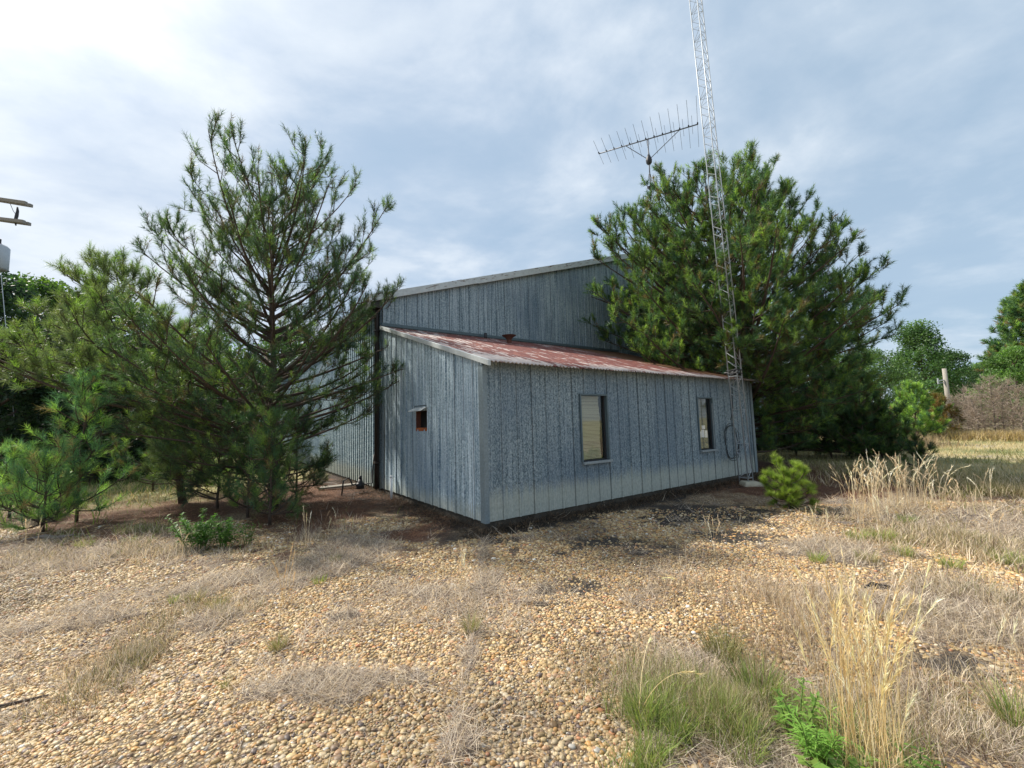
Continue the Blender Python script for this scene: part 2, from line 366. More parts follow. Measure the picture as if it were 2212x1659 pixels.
# ------------------------------------------------------------------ ground sheet
def axis(lo, hi, st, far):
    a = np.arange(lo, hi+1e-6, st); o = [hi]; s = st
    while o[-1] < far: s *= 1.35; o.append(o[-1]+s)
    o2 = [lo]; s = st
    while o2[-1] > -far: s *= 1.35; o2.append(o2[-1]-s)
    return np.concatenate([o2[1:][::-1], a, o[1:]])
gx = axis(-13, 17, .07, 600); gy = axis(-.5, 14, .07, 600)
X, Y = np.meshgrid(gx, gy); x = X.ravel(); y = Y.ravel()
th, mo, li, fi = masks(x, y)
zz = hz(x, y)+.012*th
nx, ny = len(gx), len(gy)
i = np.arange(nx*ny).reshape(ny, nx)
fq = np.stack([i[:-1, :-1].ravel(), i[:-1, 1:].ravel(), i[1:, 1:].ravel(), i[1:, :-1].ravel()], 1)
def groundmat():
    m, t = newmat('ground_surface')
    a = t.new('ShaderNodeAttribute', attribute_name='col'); s = t.new('ShaderNodeSeparateColor', {0: (a, 'Color')})
    tc = t.new('ShaderNodeTexCoord'); P = (tc, 'Object')
    nb = t.new('ShaderNodeTexNoise', {'Vector': P, 'Scale': 2.2, 'Detail': 8., 'Roughness': .65})
    nf = t.new('ShaderNodeTexNoise', {'Vector': P, 'Scale': 35., 'Detail': 6., 'Roughness': .7})
    vo = t.new('ShaderNodeTexVoronoi', {'Vector': P, 'Scale': 46., 'Randomness': 1.})
    vc = t.new('ShaderNodeSeparateColor', {0: (vo, 'Color')})
    peb = t.ramp((vc, 0), [(0., (.20, .12, .07)), (.25, (.40, .27, .15)), (.5, (.52, .37, .20)), (.75, (.60, .46, .28)), (.92, (.62, .55, .44)), (1., (.30, .27, .25))])
    gap = t.ramp((vo, 'Distance'), [(.25, 1.), (.62, .28)])  # darker between pebbles, the shadow of the gaps put into the colour
    grav = t.mix(1., peb, gap, 'MULTIPLY')
    dirty = t.ramp(nb, [(.42, 1.), (.6, 0.)])
    grav = t.mix(t.math('MULTIPLY', dirty, .35), grav, (.16, .12, .09))
    thc = t.ramp(nf, [(.34, (.045, .038, .034)), (.5, (.20, .17, .15)), (.66, (.40, .35, .31))])
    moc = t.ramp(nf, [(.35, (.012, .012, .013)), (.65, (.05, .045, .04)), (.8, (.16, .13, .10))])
    lic = t.ramp(nf, [(.3, (.035, .02, .013)), (.5, (.11, .055, .034)), (.72, (.24, .13, .08))])
    nd = t.new('ShaderNodeTexNoise', {'Vector': P, 'Scale': .35, 'Detail': 7., 'Roughness': .65})
    fic = t.ramp(nd, [(.35, (.13, .16, .055)), (.47, (.27, .26, .12)), (.56, (.42, .35, .18)), (.68, (.33, .29, .22))])
    fic = t.mix(1., fic, t.ramp(nf, [(.3, .6), (.7, 1.25)]), 'MULTIPLY')
    c = t.mix((s, 0), grav, thc)
    c = t.mix((s, 2), c, lic)
    c = t.mix(t.math('MULTIPLY', (s, 1), .92), c, moc)
    c = t.mix((a, 'Alpha'), c, fic)
    b = t.new('ShaderNodeBsdfPrincipled', {'Base Color': c, 'Roughness': .85, 'Specular IOR Level': .25})
    h = t.math('ADD', t.math('MULTIPLY', (vo, 'Distance'), -.8), t.math('MULTIPLY', nf, .8))
    bp = t.new('ShaderNodeBump', {'Height': h, 'Strength': .8, 'Distance': .02}); t.l.new(bp.outputs[0], b.inputs['Normal'])
    finish(t, b); return m
ground = npmesh('ground', np.stack([x, y, zz], 1), fq, groundmat(), cols=np.stack([th*(1-fi), mo, li, fi], 1))
ground['kind'] = 'structure'

# ------------------------------------------------------------------ pebbles (river gravel set in the paving)
def icos(sub):
    p = (1+5**.5)/2
    v = np.array([(-1, p, 0), (1, p, 0), (-1, -p, 0), (1, -p, 0), (0, -1, p), (0, 1, p), (0, -1, -p), (0, 1, -p), (p, 0, -1), (p, 0, 1), (-p, 0, -1), (-p, 0, 1)], float)
    f = [(0, 11, 5), (0, 5, 1), (0, 1, 7), (0, 7, 10), (0, 10, 11), (1, 5, 9), (5, 11, 4), (11, 10, 2), (10, 7, 6), (7, 1, 8), (3, 9, 4), (3, 4, 2), (3, 2, 6), (3, 6, 8), (3, 8, 9), (4, 9, 5), (2, 4, 11), (6, 2, 10), (8, 6, 7), (9, 8, 1)]
    v = list(v/np.linalg.norm(v[0]))
    for _ in range(sub):
        nf = []; mid = {}
        def m(a, b):
            k = (min(a, b), max(a, b))
            if k not in mid: q = v[a]+v[b]; v.append(q/np.linalg.norm(q)); mid[k] = len(v)-1
            return mid[k]
        for a, b, c in f:
            ab, bc, ca = m(a, b), m(b, c), m(c, a); nf += [(a, ab, ca), (b, bc, ab), (c, ca, bc), (ab, bc, ca)]
        f = nf
    return np.array(v), np.array(f)
PEB = np.array([(.53, .365, .165), (.60, .44, .225), (.66, .515, .31), (.41, .26, .125), (.30, .20, .125), (.72, .60, .42), (.55, .31, .11), (.20, .15, .13), (.62, .37, .20), (.55, .25, .12), (.74, .70, .62)])
PW = np.array([.19, .20, .13, .12, .09, .05, .09, .06, .04, .02, .015]); PW = PW/PW.sum()
def pebbles(px, py, sub, sc):
    n = len(px); bv, bf = icos(sub)
    size = np.clip(rng.lognormal(0, .38, n), .4, 2.3)*sc
    asp = rng.uniform(.62, 1., n); hgt = rng.uniform(.45, .8, n)
    a = rng.uniform(0, 6.283, n)
    S = np.stack([size, size*asp, size*hgt*.8], 1)
    V = bv[None]*S[:, None, :]
    V = V*(1+.13*np.sin(bv[None]@rng.normal(0, 2.2, (n, 3, 1))+rng.uniform(0, 6, (n, 1, 1))))
    tl = rng.normal(0, .22, n)
    y1 = V[..., 1]*np.cos(tl)[:, None]-V[..., 2]*np.sin(tl)[:, None]; z1 = V[..., 1]*np.sin(tl)[:, None]+V[..., 2]*np.cos(tl)[:, None]
    x2 = V[..., 0]*np.cos(a)[:, None]-y1*np.sin(a)[:, None]; y2 = V[..., 0]*np.sin(a)[:, None]+y1*np.cos(a)[:, None]
    P = np.stack([x2+px[:, None], y2+py[:, None], z1+(hz(px, py)+size*.12)[:, None]], 2)
    col = PEB[rng.choice(len(PEB), n, p=PW)]*rng.uniform(.58, 1.06, (n, 1))*(1-.5*np.clip((fbm(px*.8, py*.8, 77, 4)-.5)*5, 0, 1))[:, None]
    Fc = bf[None]+(np.arange(n)*len(bv))[:, None, None]
    return P.reshape(-1, 3), Fc.reshape(-1, 3), np.repeat(col, len(bv), 0)
def scatter(y0, y1, st, keep=1., half=1.32):
    ys = np.arange(y0, y1, st*.87); P = []
    for k, yy in enumerate(ys):
        w = half*yy+.6; xs = np.arange(-w, w, st)+(k % 2)*st*.5; P.append(np.stack([xs, np.full(len(xs), yy)], 1))
    P = np.concatenate(P); P += rng.uniform(-.42, .42, P.shape)*st
    return P[rng.random(len(P)) < keep]
PP = []; off = 0
for y0, y1, st, sub, sc in ((1.35, 3.0, .0178, 1, .0104), (3.0, 5.0, .020, 0, .0118), (5.0, 7.6, .026, 0, .0150)):
    Q = scatter(y0, y1, st)
    a_, b_, c_, d_ = masks(Q[:, 0], Q[:, 1]); s_, v_ = (Q-C0[:2])@UX[:2], (Q-C0[:2])@VX[:2]
    cov = np.clip(1-a_*.45-b_*.8-c_-d_*1.2-.55*np.clip((fbm(Q[:, 0]*1.4, Q[:, 1]*1.4, 83, 4)-.55)*6, 0, 1), 0.0, 1)
    k = (rng.random(len(Q)) < cov) & ~((s_ > -.05) & (v_ > -.02))
    v, f, c = pebbles(Q[k, 0], Q[k, 1], sub, sc); PP.append((v, f+off, c)); off += len(v)
tag(npmesh('pebble_gravel', np.concatenate([p[0] for p in PP]), np.concatenate([p[1] for p in PP]), M_pebble, cols=np.concatenate([p[2] for p in PP])),
    'golden brown river pebbles set close together in the old paving', 'gravel', kind='stuff')

# ------------------------------------------------------------------ blades
def blades(base, az, lean, length, width, curl, nseg, col, tipcol=None):
    "tapered strips; lean from vertical (rad), curl added along the length"
    n = len(base); V = np.zeros((n, nseg*2+1, 3)); Cc = np.zeros((n, nseg*2+1, 3))
    d = np.stack([np.cos(az), np.sin(az)], 1); side = np.stack([-np.sin(az), np.cos(az)], 1)
    tw = rng.uniform(-1.2, 1.2, n); side = side*np.cos(tw)[:, None]+d*np.sin(tw)[:, None]
    p = base.astype(float).copy(); tipcol = col if tipcol is None else tipcol
    for k in range(nseg+1):
        f = k/nseg; w = width*(1-f)**.7/2
        c = col*(1-f)+tipcol*f
        if k < nseg:
            V[:, 2*k, :2] = p[:, :2]-side*w[:, None]; V[:, 2*k, 2] = p[:, 2]; V[:, 2*k+1, :2] = p[:, :2]+side*w[:, None]; V[:, 2*k+1, 2] = p[:, 2]
            Cc[:, 2*k] = c; Cc[:, 2*k+1] = c
        else: V[:, 2*k] = p; Cc[:, 2*k] = c
        a = lean+curl*(f+.5/nseg); s = length/nseg
        p = p+np.stack([d[:, 0]*np.sin(a)*s, d[:, 1]*np.sin(a)*s, np.cos(a)*s], 1)
        p[:, 2] = np.maximum(p[:, 2], base[:, 2]+.004)
    o = (np.arange(n)*(nseg*2+1))[:, None]
    qs = [np.stack([2*k, 2*k+1, 2*k+3, 2*k+2]) for k in range(nseg-1)]
    q = (o[:, :, None]+np.array(qs)[None]).reshape(-1, 4) if qs else np.zeros((0, 4), int)
    tr = o+np.array([[2*nseg-2, 2*nseg-1, 2*nseg]])
    return V.reshape(-1, 3), [q, tr], Cc.reshape(-1, 3)
class Acc:
    def __init__(s): s.v = []; s.q = []; s.t = []; s.c = []; s.n = 0
    def add(s, v, fl, c):
        for f in (fl if isinstance(fl, list) else [fl]):
            if len(f): (s.q if f.shape[1] == 4 else s.t).append(f+s.n)
        s.v.append(v); s.c.append(c); s.n += len(v)
    def build(s, name, mat, parent=None, org=(0, 0, 0), smooth=True):
        fl = []
        if s.q: fl.append(np.concatenate(s.q))
        if s.t: fl.append(np.concatenate(s.t))
        return npmesh(name, np.concatenate(s.v)-np.array(org), fl, mat, parent, np.concatenate(s.c), smooth)
def pal(cols, n, j=.2):
    c = np.array(cols)[rng.integers(0, len(cols), n)]; return c*rng.uniform(1-j, 1+j, (n, 1))
THATCH = [(.15, .11, .09), (.50, .43, .35), (.64, .56, .46), (.34, .28, .24), (.54, .43, .29), (.74, .65, .51)]
GOLD = [(.74, .60, .34), (.82, .70, .44), (.64, .49, .26), (.88, .78, .55)]
GREEN = [(.17, .26, .055), (.23, .33, .07), (.12, .19, .045), (.28, .34, .09)]
OLIVE = [(.22, .22, .08), (.30, .27, .12), (.16, .18, .06)]
def inside_building(P, m=.0):
    s, v = toloc(P)
    return ((s > -m) & (s < LW+m) & (v > -m) & (v < WD)) | ((v >= WD-m) & (s > -m) & (s < 22.5))
# dead grass thatch: flat, tangled
A = Acc()
for (y0, y1, cnt, ln, wd) in ((1.4, 3.2, 60000, .12, .0032), (3.2, 6., 70000, .14, .0046), (6., 12., 50000, .18, .008)):
    yy = rng.uniform(y0, y1, cnt*3); xx = rng.uniform(-1, 1, cnt*3)*(1.35*yy+.5)
    a_, b_, c_, d_ = masks(xx, yy)
    w = a_*(1-d_*.6)*(1-.8*c_)
    k = (rng.random(len(xx)) < w*.85+.012*(1-c_)) & ~inside_building(np.stack([xx, yy, xx*0], 1), .03)
    xx, yy = xx[k][:cnt], yy[k][:cnt]; n = len(xx)
    B = np.stack([xx, yy, hz(xx, yy)+rng.uniform(.004, .03, n)], 1)
    A.add(*blades(B, rng.uniform(0, 6.28, n), rng.uniform(.9, 1.6, n), ln*rng.uniform(.5, 1.6, n), wd*rng.uniform(.6, 1.4, n), rng.normal(.2, .5, n), 3, pal(THATCH, n)))
tag(A.build('dead_grass', M_grass), 'flat tangle of grey dead grass lying over the pebbles', 'dead grass', kind='stuff')
# low living ground cover, thin and upright, greener to the right and left edges
A = Acc()
def cover(E, cnt, ln, wd, cols, nseg=3):
    for cx, cy, rx, ry, s in E:
        n = int(cnt*s); a = rng.uniform(0, 6.28, n); r = np.minimum(np.abs(rng.normal(0, .68, n)), 1.7)
        xx = cx+rx*r*np.cos(a); yy = cy+ry*r*np.sin(a)
        k = rng.random(n) < np.clip((fbm(xx*2.6, yy*2.6, 91, 4)-.42)*5, 0, 1)
        k &= ~inside_building(np.stack([xx, yy, xx*0], 1), .05)
        xx, yy = xx[k], yy[k]; n = len(xx)
        B = np.stack([xx, yy, hz(xx, yy)], 1)
        A.add(*blades(B, rng.uniform(0, 6.28, n), rng.uniform(.05, .7, n), ln*rng.uniform(.4, 1.7, n), 1.3*wd*rng.uniform(.5, 1.5, n), rng.normal(.5, .4, n), nseg, pal(cols, n)))
YG0 = [(.27, .36, .08), (.36, .41, .12), (.20, .28, .07)]
PT = [(.60, .50, .34), (.52, .42, .27), (.66, .56, .40)]
cover([ell(1340, 1380, 1860, 1700)], 26000, .11, .0026, THATCH+OLIVE+PT)
cover([ell(1250, 1330, 2300, 1720), ell(1600, 1240, 2300, 1400)], 12000, .09, .0028, THATCH+PT)
cover([ell(-200, 1240, 420, 1700)], 9000, .07, .0028, THATCH+PT)
cover([ell(1380, 1450, 1760, 1700)], 16000, .13, .0026, GREEN+YG0+OLIVE+PT)
cover([ell(1360, 1540, 1560, 1720), ell(1580, 1560, 1900, 1720)], 9000, .13, .0026, GREEN+YG0)
cover([ell(1400, 1240, 1800, 1450)], 13000, .15, .0026, THATCH+[(.42, .33, .22)])
cover([ell(330, 1270, 570, 1400), ell(150, 1300, 420, 1560)], 5000, .08, .003, THATCH+OLIVE)
cover([ell(-150, 1165, 560, 1225)], 9000, .10, .005, OLIVE+PT+THATCH+THATCH)
cover([ell(1800, 1100, 2350, 1240)], 15000, .12, .006, OLIVE+THATCH+PT+PT)
cover([ell(1950, 1230, 2400, 1400)], 9000, .09, .004, OLIVE+THATCH+THATCH)
cover([ell(-50, 1120, 640, 1185)], 7000, .11, .005, GREEN+OLIVE+THATCH)
cover([ell(1900, 1480, 2400, 1700)], 7000, .08, .003, THATCH+OLIVE)
cover([ell(1900, 1000, 2450, 1120)], 22000, .18, .010, OLIVE+PT+[(.42, .36, .20)])
cover([ell(-300, 1010, 300, 1165)], 16000, .20, .012, [(.16, .25, .06), (.26, .30, .10), (.12, .19, .05)])
cover([ell(600, 1130, 760, 1190)], 2500, .12, .004, THATCH)
cover([(J0[0]*.5+J1[0]*.5, (J0[1]+J1[1])/2, .07, 2.0, 1)], 3500, .045, .0024, THATCH+[(.42, .33, .22)])
tag(A.build('ground_cover', M_grass), 'thin low weeds and grass growing up through the gravel', 'weeds', kind='stuff')
# field grass further out
A = Acc()
n = 60000; yy = rng.uniform(9, 34, n)**1.0; xx = rng.uniform(-1.0, 1.35, n)*yy
a_, b_, c_, d_ = masks(xx, yy); k = (rng.random(n) < d_) & ~inside_building(np.stack([xx, yy, xx*0], 1), .3); xx, yy = xx[k], yy[k]; n = len(xx)
B = np.stack([xx, yy, hz(xx, yy)], 1); g = fbm(xx*.35, yy*.35, 3, 3)
cc = np.where((g > .5)[:, None], pal([(.50, .42, .22), (.40, .34, .20), (.56, .46, .25)], n), pal([(.22, .24, .09), (.30, .28, .12), (.36, .32, .2)], n))
A.add(*blades(B, rng.uniform(0, 6.28, n), rng.uniform(.1, .8, n), .16*rng.uniform(.5, 1.6, n), .018*rng.uniform(.6, 1.5, n), rng.normal(.5, .3, n), 2, cc))
tag(A.build('field_grass', M_grass), 'pale dry grass of the open field beyond the paving', 'grass', kind='stuff')
# brown pine needles on the ground
A = Acc()
for (x0, x1, y0, y1, cnt) in ((-9, -1, 6.2, 12, 26000), (2.2, 10, 6.5, 13.5, 30000)):
    xx = rng.uniform(x0, x1, cnt); yy = rng.uniform(y0, y1, cnt); a_, b_, c_, d_ = masks(xx, yy)
    k = (rng.random(cnt) < c_+.06) & ~inside_building(np.stack([xx, yy, xx*0], 1), .03); xx, yy = xx[k], yy[k]; n = len(xx)
    B = np.stack([xx, yy, hz(xx, yy)+rng.uniform(.006, .03, n)], 1)
    A.add(*blades(B, rng.uniform(0, 6.28, n), rng.uniform(1.2, 1.65, n), rng.uniform(.1, .2, n), np.full(n, .006), rng.normal(0, .25, n), 2, pal([(.22, .10, .055), (.32, .16, .09), (.12, .055, .03), (.38, .24, .15)], n)))
tag(A.build('pine_litter', M_grass), 'reddish brown fallen pine needles under the trees', 'pine litter', kind='stuff')

# loose twigs and needles blown over the gravel, and a drift of debris along the foot of the walls
A = Acc(); n = 9000; yy = rng.uniform(1.4, 8, n); xx = rng.uniform(-1.3, 1.3, n)*yy; k = ~inside_building(np.stack([xx, yy, xx*0], 1), .03)
k &= rng.random(n) < np.clip((fbm(xx*.9, yy*.9, 61, 3)-.3)*2.2, .08, 1); xx, yy = xx[k], yy[k]; n = len(xx)
B = np.stack([xx, yy, hz(xx, yy)+rng.uniform(.010, .022, n)], 1)
A.add(*blades(B, rng.uniform(0, 6.28, n), rng.uniform(1.35, 1.62, n), rng.uniform(.03, .13, n), rng.uniform(.0018, .004, n), rng.normal(0, .3, n), 2, pal([(.14, .08, .05), (.08, .055, .04), (.30, .20, .12), (.45, .38, .28)], n)))
n = 16000; sv = rng.uniform(-.4, 9.2, n); vv_ = -np.abs(rng.normal(0, .22, n)); h2 = rng.random(n) < .33
sv[h2] = -np.abs(rng.normal(0, .25, h2.sum())); vv_[h2] = rng.uniform(-.3, 8, h2.sum())
Q = C0[None]+UX*sv[:, None]+VX*vv_[:, None]; dd = np.where(h2, -sv, -vv_); n = len(Q)
B = np.stack([Q[:, 0], Q[:, 1], hz(Q[:, 0], Q[:, 1])+np.clip(.10-.25*dd, .01, .1)*rng.random(n)*fbm(Q[:, 0]*3, Q[:, 1]*3, 71, 3)*1.6], 1)
A.add(*blades(B, rng.uniform(0, 6.28, n), rng.uniform(.9, 1.7, n), rng.uniform(.04, .14, n), rng.uniform(.004, .012, n), rng.normal(0, .5, n), 2, pal([(.05, .04, .032), (.03, .028, .024), (.12, .075, .045), (.20, .15, .10)], n)))
tag(A.build('fallen_twigs', M_grass), 'fine brown twigs and leaf litter scattered on the gravel and along the walls', 'litter', kind='stuff')

# ------------------------------------------------------------------ the metal building (local x along the front wall, y away from it)
HEAD = math.atan2(UX[1], UX[0])
bld = empty('metal_building', C0, HEAD)
tag(bld, 'weathered blue grey galvanised metal building with a lower lean-to under a rusty red roof', 'building')
def panel(a0, a1, top, bot, holes, axis, off, rib=.305, rh=.022, rw=.05, minor=True, th=.0, flip=1):
    "ribbed sheet from a0 to a1 along the axis; top/bot functions of a; holes (a0,a1,z0,z1)"
    prof = []; k = math.floor(a0/rib)-1
    while k*rib < a1+rib:
        b = k*rib
        for da, h in ((0, 0), (.012, rh), (rw-.012, rh), (rw, 0)): prof.append((b+da, h))
        if minor:
            for mm in (.38, .70):
                c = b+rib*mm
                for da, h in ((-.012, 0), (-.006, .005), (.006, .005), (.012, 0)): prof.append((c+da, h))
        k += 1
    xs = [p[0] for p in prof]; hs = [p[1] for p in prof]
    def hh(a): return float(np.interp(a, xs, hs))
    aa = sorted(set([a for a in xs if a0 < a < a1]+[a0, a1]+[e for h in holes for e in h[:2]]))
    zcuts = sorted(set([e for h in holes for e in h[2:]]))
    rows = []
    V = []; Fc = []
    for a in aa:
        zs = [bot(a)]+zcuts+[top(a)]
        for z in zs:
            d = off-flip*hh(a)
            V.append((a, d, z) if axis == 0 else (d, a, z))
    m = len(zcuts)+2
    for i_ in range(len(aa)-1):
        am = (aa[i_]+aa[i_+1])/2
        for j in range(m-1):
            if holes and 0 < j < m-1 or holes:
                z0 = V[i_*m+j][2]; z1 = V[i_*m+j+1][2]; zm = (z0+z1)/2
                if any(h[0] < am < h[1] and h[2] < zm < h[3] for h in holes): continue
            q = (i_*m+j, (i_+1)*m+j, (i_+1)*m+j+1, i_*m+j+1)
            Fc.append(q if axis == 0 else q[::-1])
    return MB().add(V, Fc)
ZF = .12; OH = .25; SL = (4.02-2.52)/(WD+OH)
def lroof(v): return 2.50+(v+OH)*SL
W1 = (2.04, 2.72, .86, 2.05); W2 = (5.82, 6.44, .84, 2.04)
front = panel(0, LW, lambda a: lroof(0)-.03, lambda a: ZF, [W1, W2], 0, 0.)
front.build('front_wall', M_front, bld)['label'] = 'long spangled grey sheet wall with two windows, pale at its foot'
HV = (2.06, 2.58, 1.50, 1.86)
lw = panel(0, WD, lambda a: lroof(a)-.03, lambda a: ZF, [HV], 1, 0.)
lw.build('end_wall', M_left, bld)['label'] = 'sunlit end wall of the lean-to with a small rusty opening'
re = panel(0, WD, lambda a: lroof(a)-.03, lambda a: ZF, [], 1, LW, flip=-1); re.build('end_wall', M_left, bld)
# corners
MB().hexa([(-.028, -.028, ZF-.01), (.05, -.028, ZF-.01), (-.028, -.0225, ZF-.01), (.05, -.0225, ZF-.01), (-.028, -.028, 2.47), (.05, -.028, 2.47), (-.028, -.0225, 2.47), (.05, -.0225, 2.47)]).hexa(
    [(-.028, -.0225, ZF-.01), (-.0225, -.0225, ZF-.01), (-.028, .10, ZF-.01), (-.0225, .10, ZF-.01), (-.028, -.0225, 2.47), (-.0225, -.0225, 2.47), (-.028, .10, 2.50), (-.0225, .10, 2.50)]).build('corner_trim', M_corner, bld)
MB().box(LW-.09, LW+.028, -.028, -.0225, ZF-.01, 2.47).box(LW+.0225, LW+.028, -.0225, .09, ZF-.01, 2.47).build('corner_trim', M_corner, bld)
# foundation slab
MB().box(.03, LW-.03, .03, WD, -.2, ZF+.005).build('foundation', M_conc, bld)
MB().box(.03, 22.3, WD+.03, 30, -.2, ZF-.01).build('foundation', M_conc, bld)
# dark interior liner so that openings look into a room
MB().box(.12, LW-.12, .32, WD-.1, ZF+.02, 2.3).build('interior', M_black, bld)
# corrugated lean-to roof
def corr_roof(s0, s1, v0, v1, zf, pitch=.076, amp=.013, ragged=True, th=.006):
    ss = np.arange(s0, s1+1e-6, pitch/4); n = len(ss); vs = np.linspace(0, 1, 9); V = []
    for layer in (0, 1):
        for t_ in vs:
            for k, s in enumerate(ss):
                e = (fbm(np.array([s*2.]), np.array([0.3]), 8, 3)[0]-.5)*.09+(_h(np.array([math.floor((s-s0)/.66)]), np.array([1]), 4)[0]-.5)*.03 if ragged else 0
                vv = (v0+e)*(1-t_)+v1*t_
                sag = (fbm(np.array([s*.8]), np.array([vv*.8]), 9, 2)[0]-.5)*.02
                V.append((s, vv, zf(vv)+amp*math.sin(2*math.pi*(s-s0)/pitch)+sag-layer*th))
    m = len(vs); Fc = []
    for L in (0, 1):
        o = L*m*n
        for j in range(m-1):
            for k in range(n-1):
                q = (o+j*n+k, o+j*n+k+1, o+(j+1)*n+k+1, o+(j+1)*n+k); Fc.append(q if L == 0 else q[::-1])
    o = m*n
    for k in range(n-1): Fc.append((k, o+k, o+k+1, k+1))
    return MB().add(V, Fc)
corr_roof(-.02, LW+.22, -OH, WD-.03, lambda v: lroof(v)+.012).build('lean_to_roof', M_roof, bld, smooth=True)['label'] = 'low rusty red corrugated roof with pale streaks'
def slope_bar(s0, s1, v0, v1, zf, d0, d1):
    "bar following a slope in v; vertical extent zf+d0..zf+d1"
    return MB().hexa([(s0, v0, zf(v0)+d0), (s1, v0, zf(v0)+d0), (s0, v1, zf(v1)+d0), (s1, v1, zf(v1)+d0), (s0, v0, zf(v0)+d1), (s1, v0, zf(v0)+d1), (s0, v1, zf(v1)+d1), (s1, v1, zf(v1)+d1)])
slope_bar(-.075, -.028, -OH-.02, WD-.03, lroof, -.055, .03).build('rake_trim', M_rake, bld, .003)
slope_bar(LW+.22, LW+.25, -OH, WD-.03, lroof, -.055, .03).build('rake_trim', M_rake, bld)
# flashing where the lean-to roof meets the gable
MB().box(-.03, LW+.2, WD-.06, WD-.027, lroof(WD)+.024, lroof(WD)+.10).build('flashing', M_trimd, bld)
# eave purlin in the shade of the overhang

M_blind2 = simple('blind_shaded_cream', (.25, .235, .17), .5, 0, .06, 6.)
def window(w, broken):
    s0, s1, z0, z1 = w; e = bpy.data.objects.new('window', None); link(e, bld); D = .09
    T = .028
    MB().box(s0-T, s0+.004, -.034, D, z0-.0, z1+T).box(s1-.004, s1+T, -.034, D, z0, z1+T).box(s0+.004, s1-.004, -.034, D, z1-.004, z1+T).build('frame', M_trimd if not broken else M_trimd, e, .002)
    MB().box(s0-.02, s1+.05, -.075, -.024, z0-.05, z0-.004).build('sill', M_trim, e, .006)
    MB().box(s0+.004, s1-.004, -.02, D+.02, z0-.02, z0-.001).build('sash', M_black, e)
    # sash bars
    MB().box(s1-.035, s1-.006, D-.06, D-.02, z0+.001, z1-.006).box(s0+.006, s0+.02, D-.06, D-.02, z0+.001, z1-.006).box(s0+.02, s1-.035, D-.06, D-.02, z0+.001, z0+.018).build('sash', M_dark, e)
    if broken: MB().box(s1-.018, s1-.006, -.03, -.01, z0, z1-.12).build('loose_strip', M_trim, e)
    MB().box(s0+.02, s1-.035, D-.045, D-.04, z0+.018, z1-.006).build('pane', M_glass, e)
    m = MB(); k = 0; z = z0+.03; wv = s1-s0
    while z < z1-.02:
        ed = s1-.115+.012*math.sin(z*9)+random.uniform(-.006, .006); tl = .0105+random.uniform(-.0015, .0008)
        cut0 = s0+.022
        if broken and z0+.33 < z < z0+.60: pass
        y = D-.022
        m.hexa([(cut0, y, z), (ed, y, z), (cut0, y+.006, z+.0), (ed, y+.006, z+.0), (cut0, y+.011, z+tl*1.9), (ed, y+.011, z+tl*1.9), (cut0, y+.014, z+tl*1.9), (ed, y+.014, z+tl*1.9)])
        z += .0245
    m.build('blind', M_blind2 if broken else M_blind, e)
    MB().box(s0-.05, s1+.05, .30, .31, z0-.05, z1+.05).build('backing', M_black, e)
    if broken:
        m = MB(); y = D-.029
        m.box(s0+.03, s0+.20, y, y+.003, z0+.28, z0+.42).box(s0+.21, s0+.34, y, y+.003, z0+.28, z0+.46).box(s0+.36, s0+.47, y, y+.003, z0+.27, z0+.44).box(s0+.24, s0+.38, y, y+.003, z0+.475, z0+.56).build('pane_reflection', M_white, e)  # white patches painted in place of the bright reflection on the pane
    return e
window(W1, False); window(W2, True)
# little hooded opening in the end wall
e = bpy.data.objects.new('wall_opening', None); link(e, bld)
v0, v1, z0, z1 = HV
MB().box(.0, .12, v0-.015, v0+.006, z0, z1).box(.0, .12, v1-.006, v1+.015, z0, z1).box(0., .10, v0, v1, z1-.002, z1+.012).build('frame', M_rustd, e)
MB().box(-.012, .10, v0+.006, v1-.006, z0-.03, z0+.035).build('sill', M_rust, e, .008)
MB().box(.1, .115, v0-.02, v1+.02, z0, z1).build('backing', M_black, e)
MB().hexa([(-.16, v0-.05, z1+.0), (-.155, v0-.05, z1-.006), (-.16, v1+.05, z1-.0), (-.155, v1+.05, z1-.006), (-.018, v0-.04, z1+.075), (-.018, v0-.04, z1+.07), (-.018, v1+.04, z1+.075), (-.018, v1+.04, z1+.07)]).build('hood', M_rake, e)
MB().box(-.03, -.024, v0-.02, v1+.02, z1+.10, z1+.112).box(-.03, -.024, v0-.02, v0-.008, z1+.06, z1+.10).box(-.03, -.024, v1+.008, v1+.02, z1+.06, z1+.10).build('bracket', M_dark, e)

# main building
HG = 4.78; PK = 11.2; GS = .322
def groof(s): return HG+GS*(PK-abs(s-PK))
gab = panel(0, 22.4, lambda a: groof(a)-.02, lambda a: (lroof(WD) if a < LW-.3 else ZF), [], 0, WD, rib=.305)
gab.build('gable_wall', M_gable, bld)['label'] = 'tall dark blue grey gable wall rising behind the lean-to'
sw = panel(WD, 30, lambda a: HG-.02, lambda a: ZF-.02, [], 1, 0., rib=.2, rh=.042, rw=.085, minor=False)
sw.build('side_wall', M_side, bld)['label'] = 'deeply ribbed pale side wall running back behind the pines'
sw2 = panel(WD, 30, lambda a: HG-.02, lambda a: ZF, [], 1, 22.4, rib=.305, flip=-1); sw2.build('side_wall', M_gable, bld)
MB().box(.0, 22.4, 29.98, 30.0, 0, HG).build('rear_wall', M_gable, bld)
def rp(s0, s1, d0, d1, v0, v1):
    return MB().hexa([(s0, v0, groof(s0)+d0), (s1, v0, groof(s1)+d0), (s0, v1, groof(s0)+d0), (s1, v1, groof(s1)+d0), (s0, v0, groof(s0)+d1), (s1, v0, groof(s1)+d1), (s0, v1, groof(s0)+d1), (s1, v1, groof(s1)+d1)])
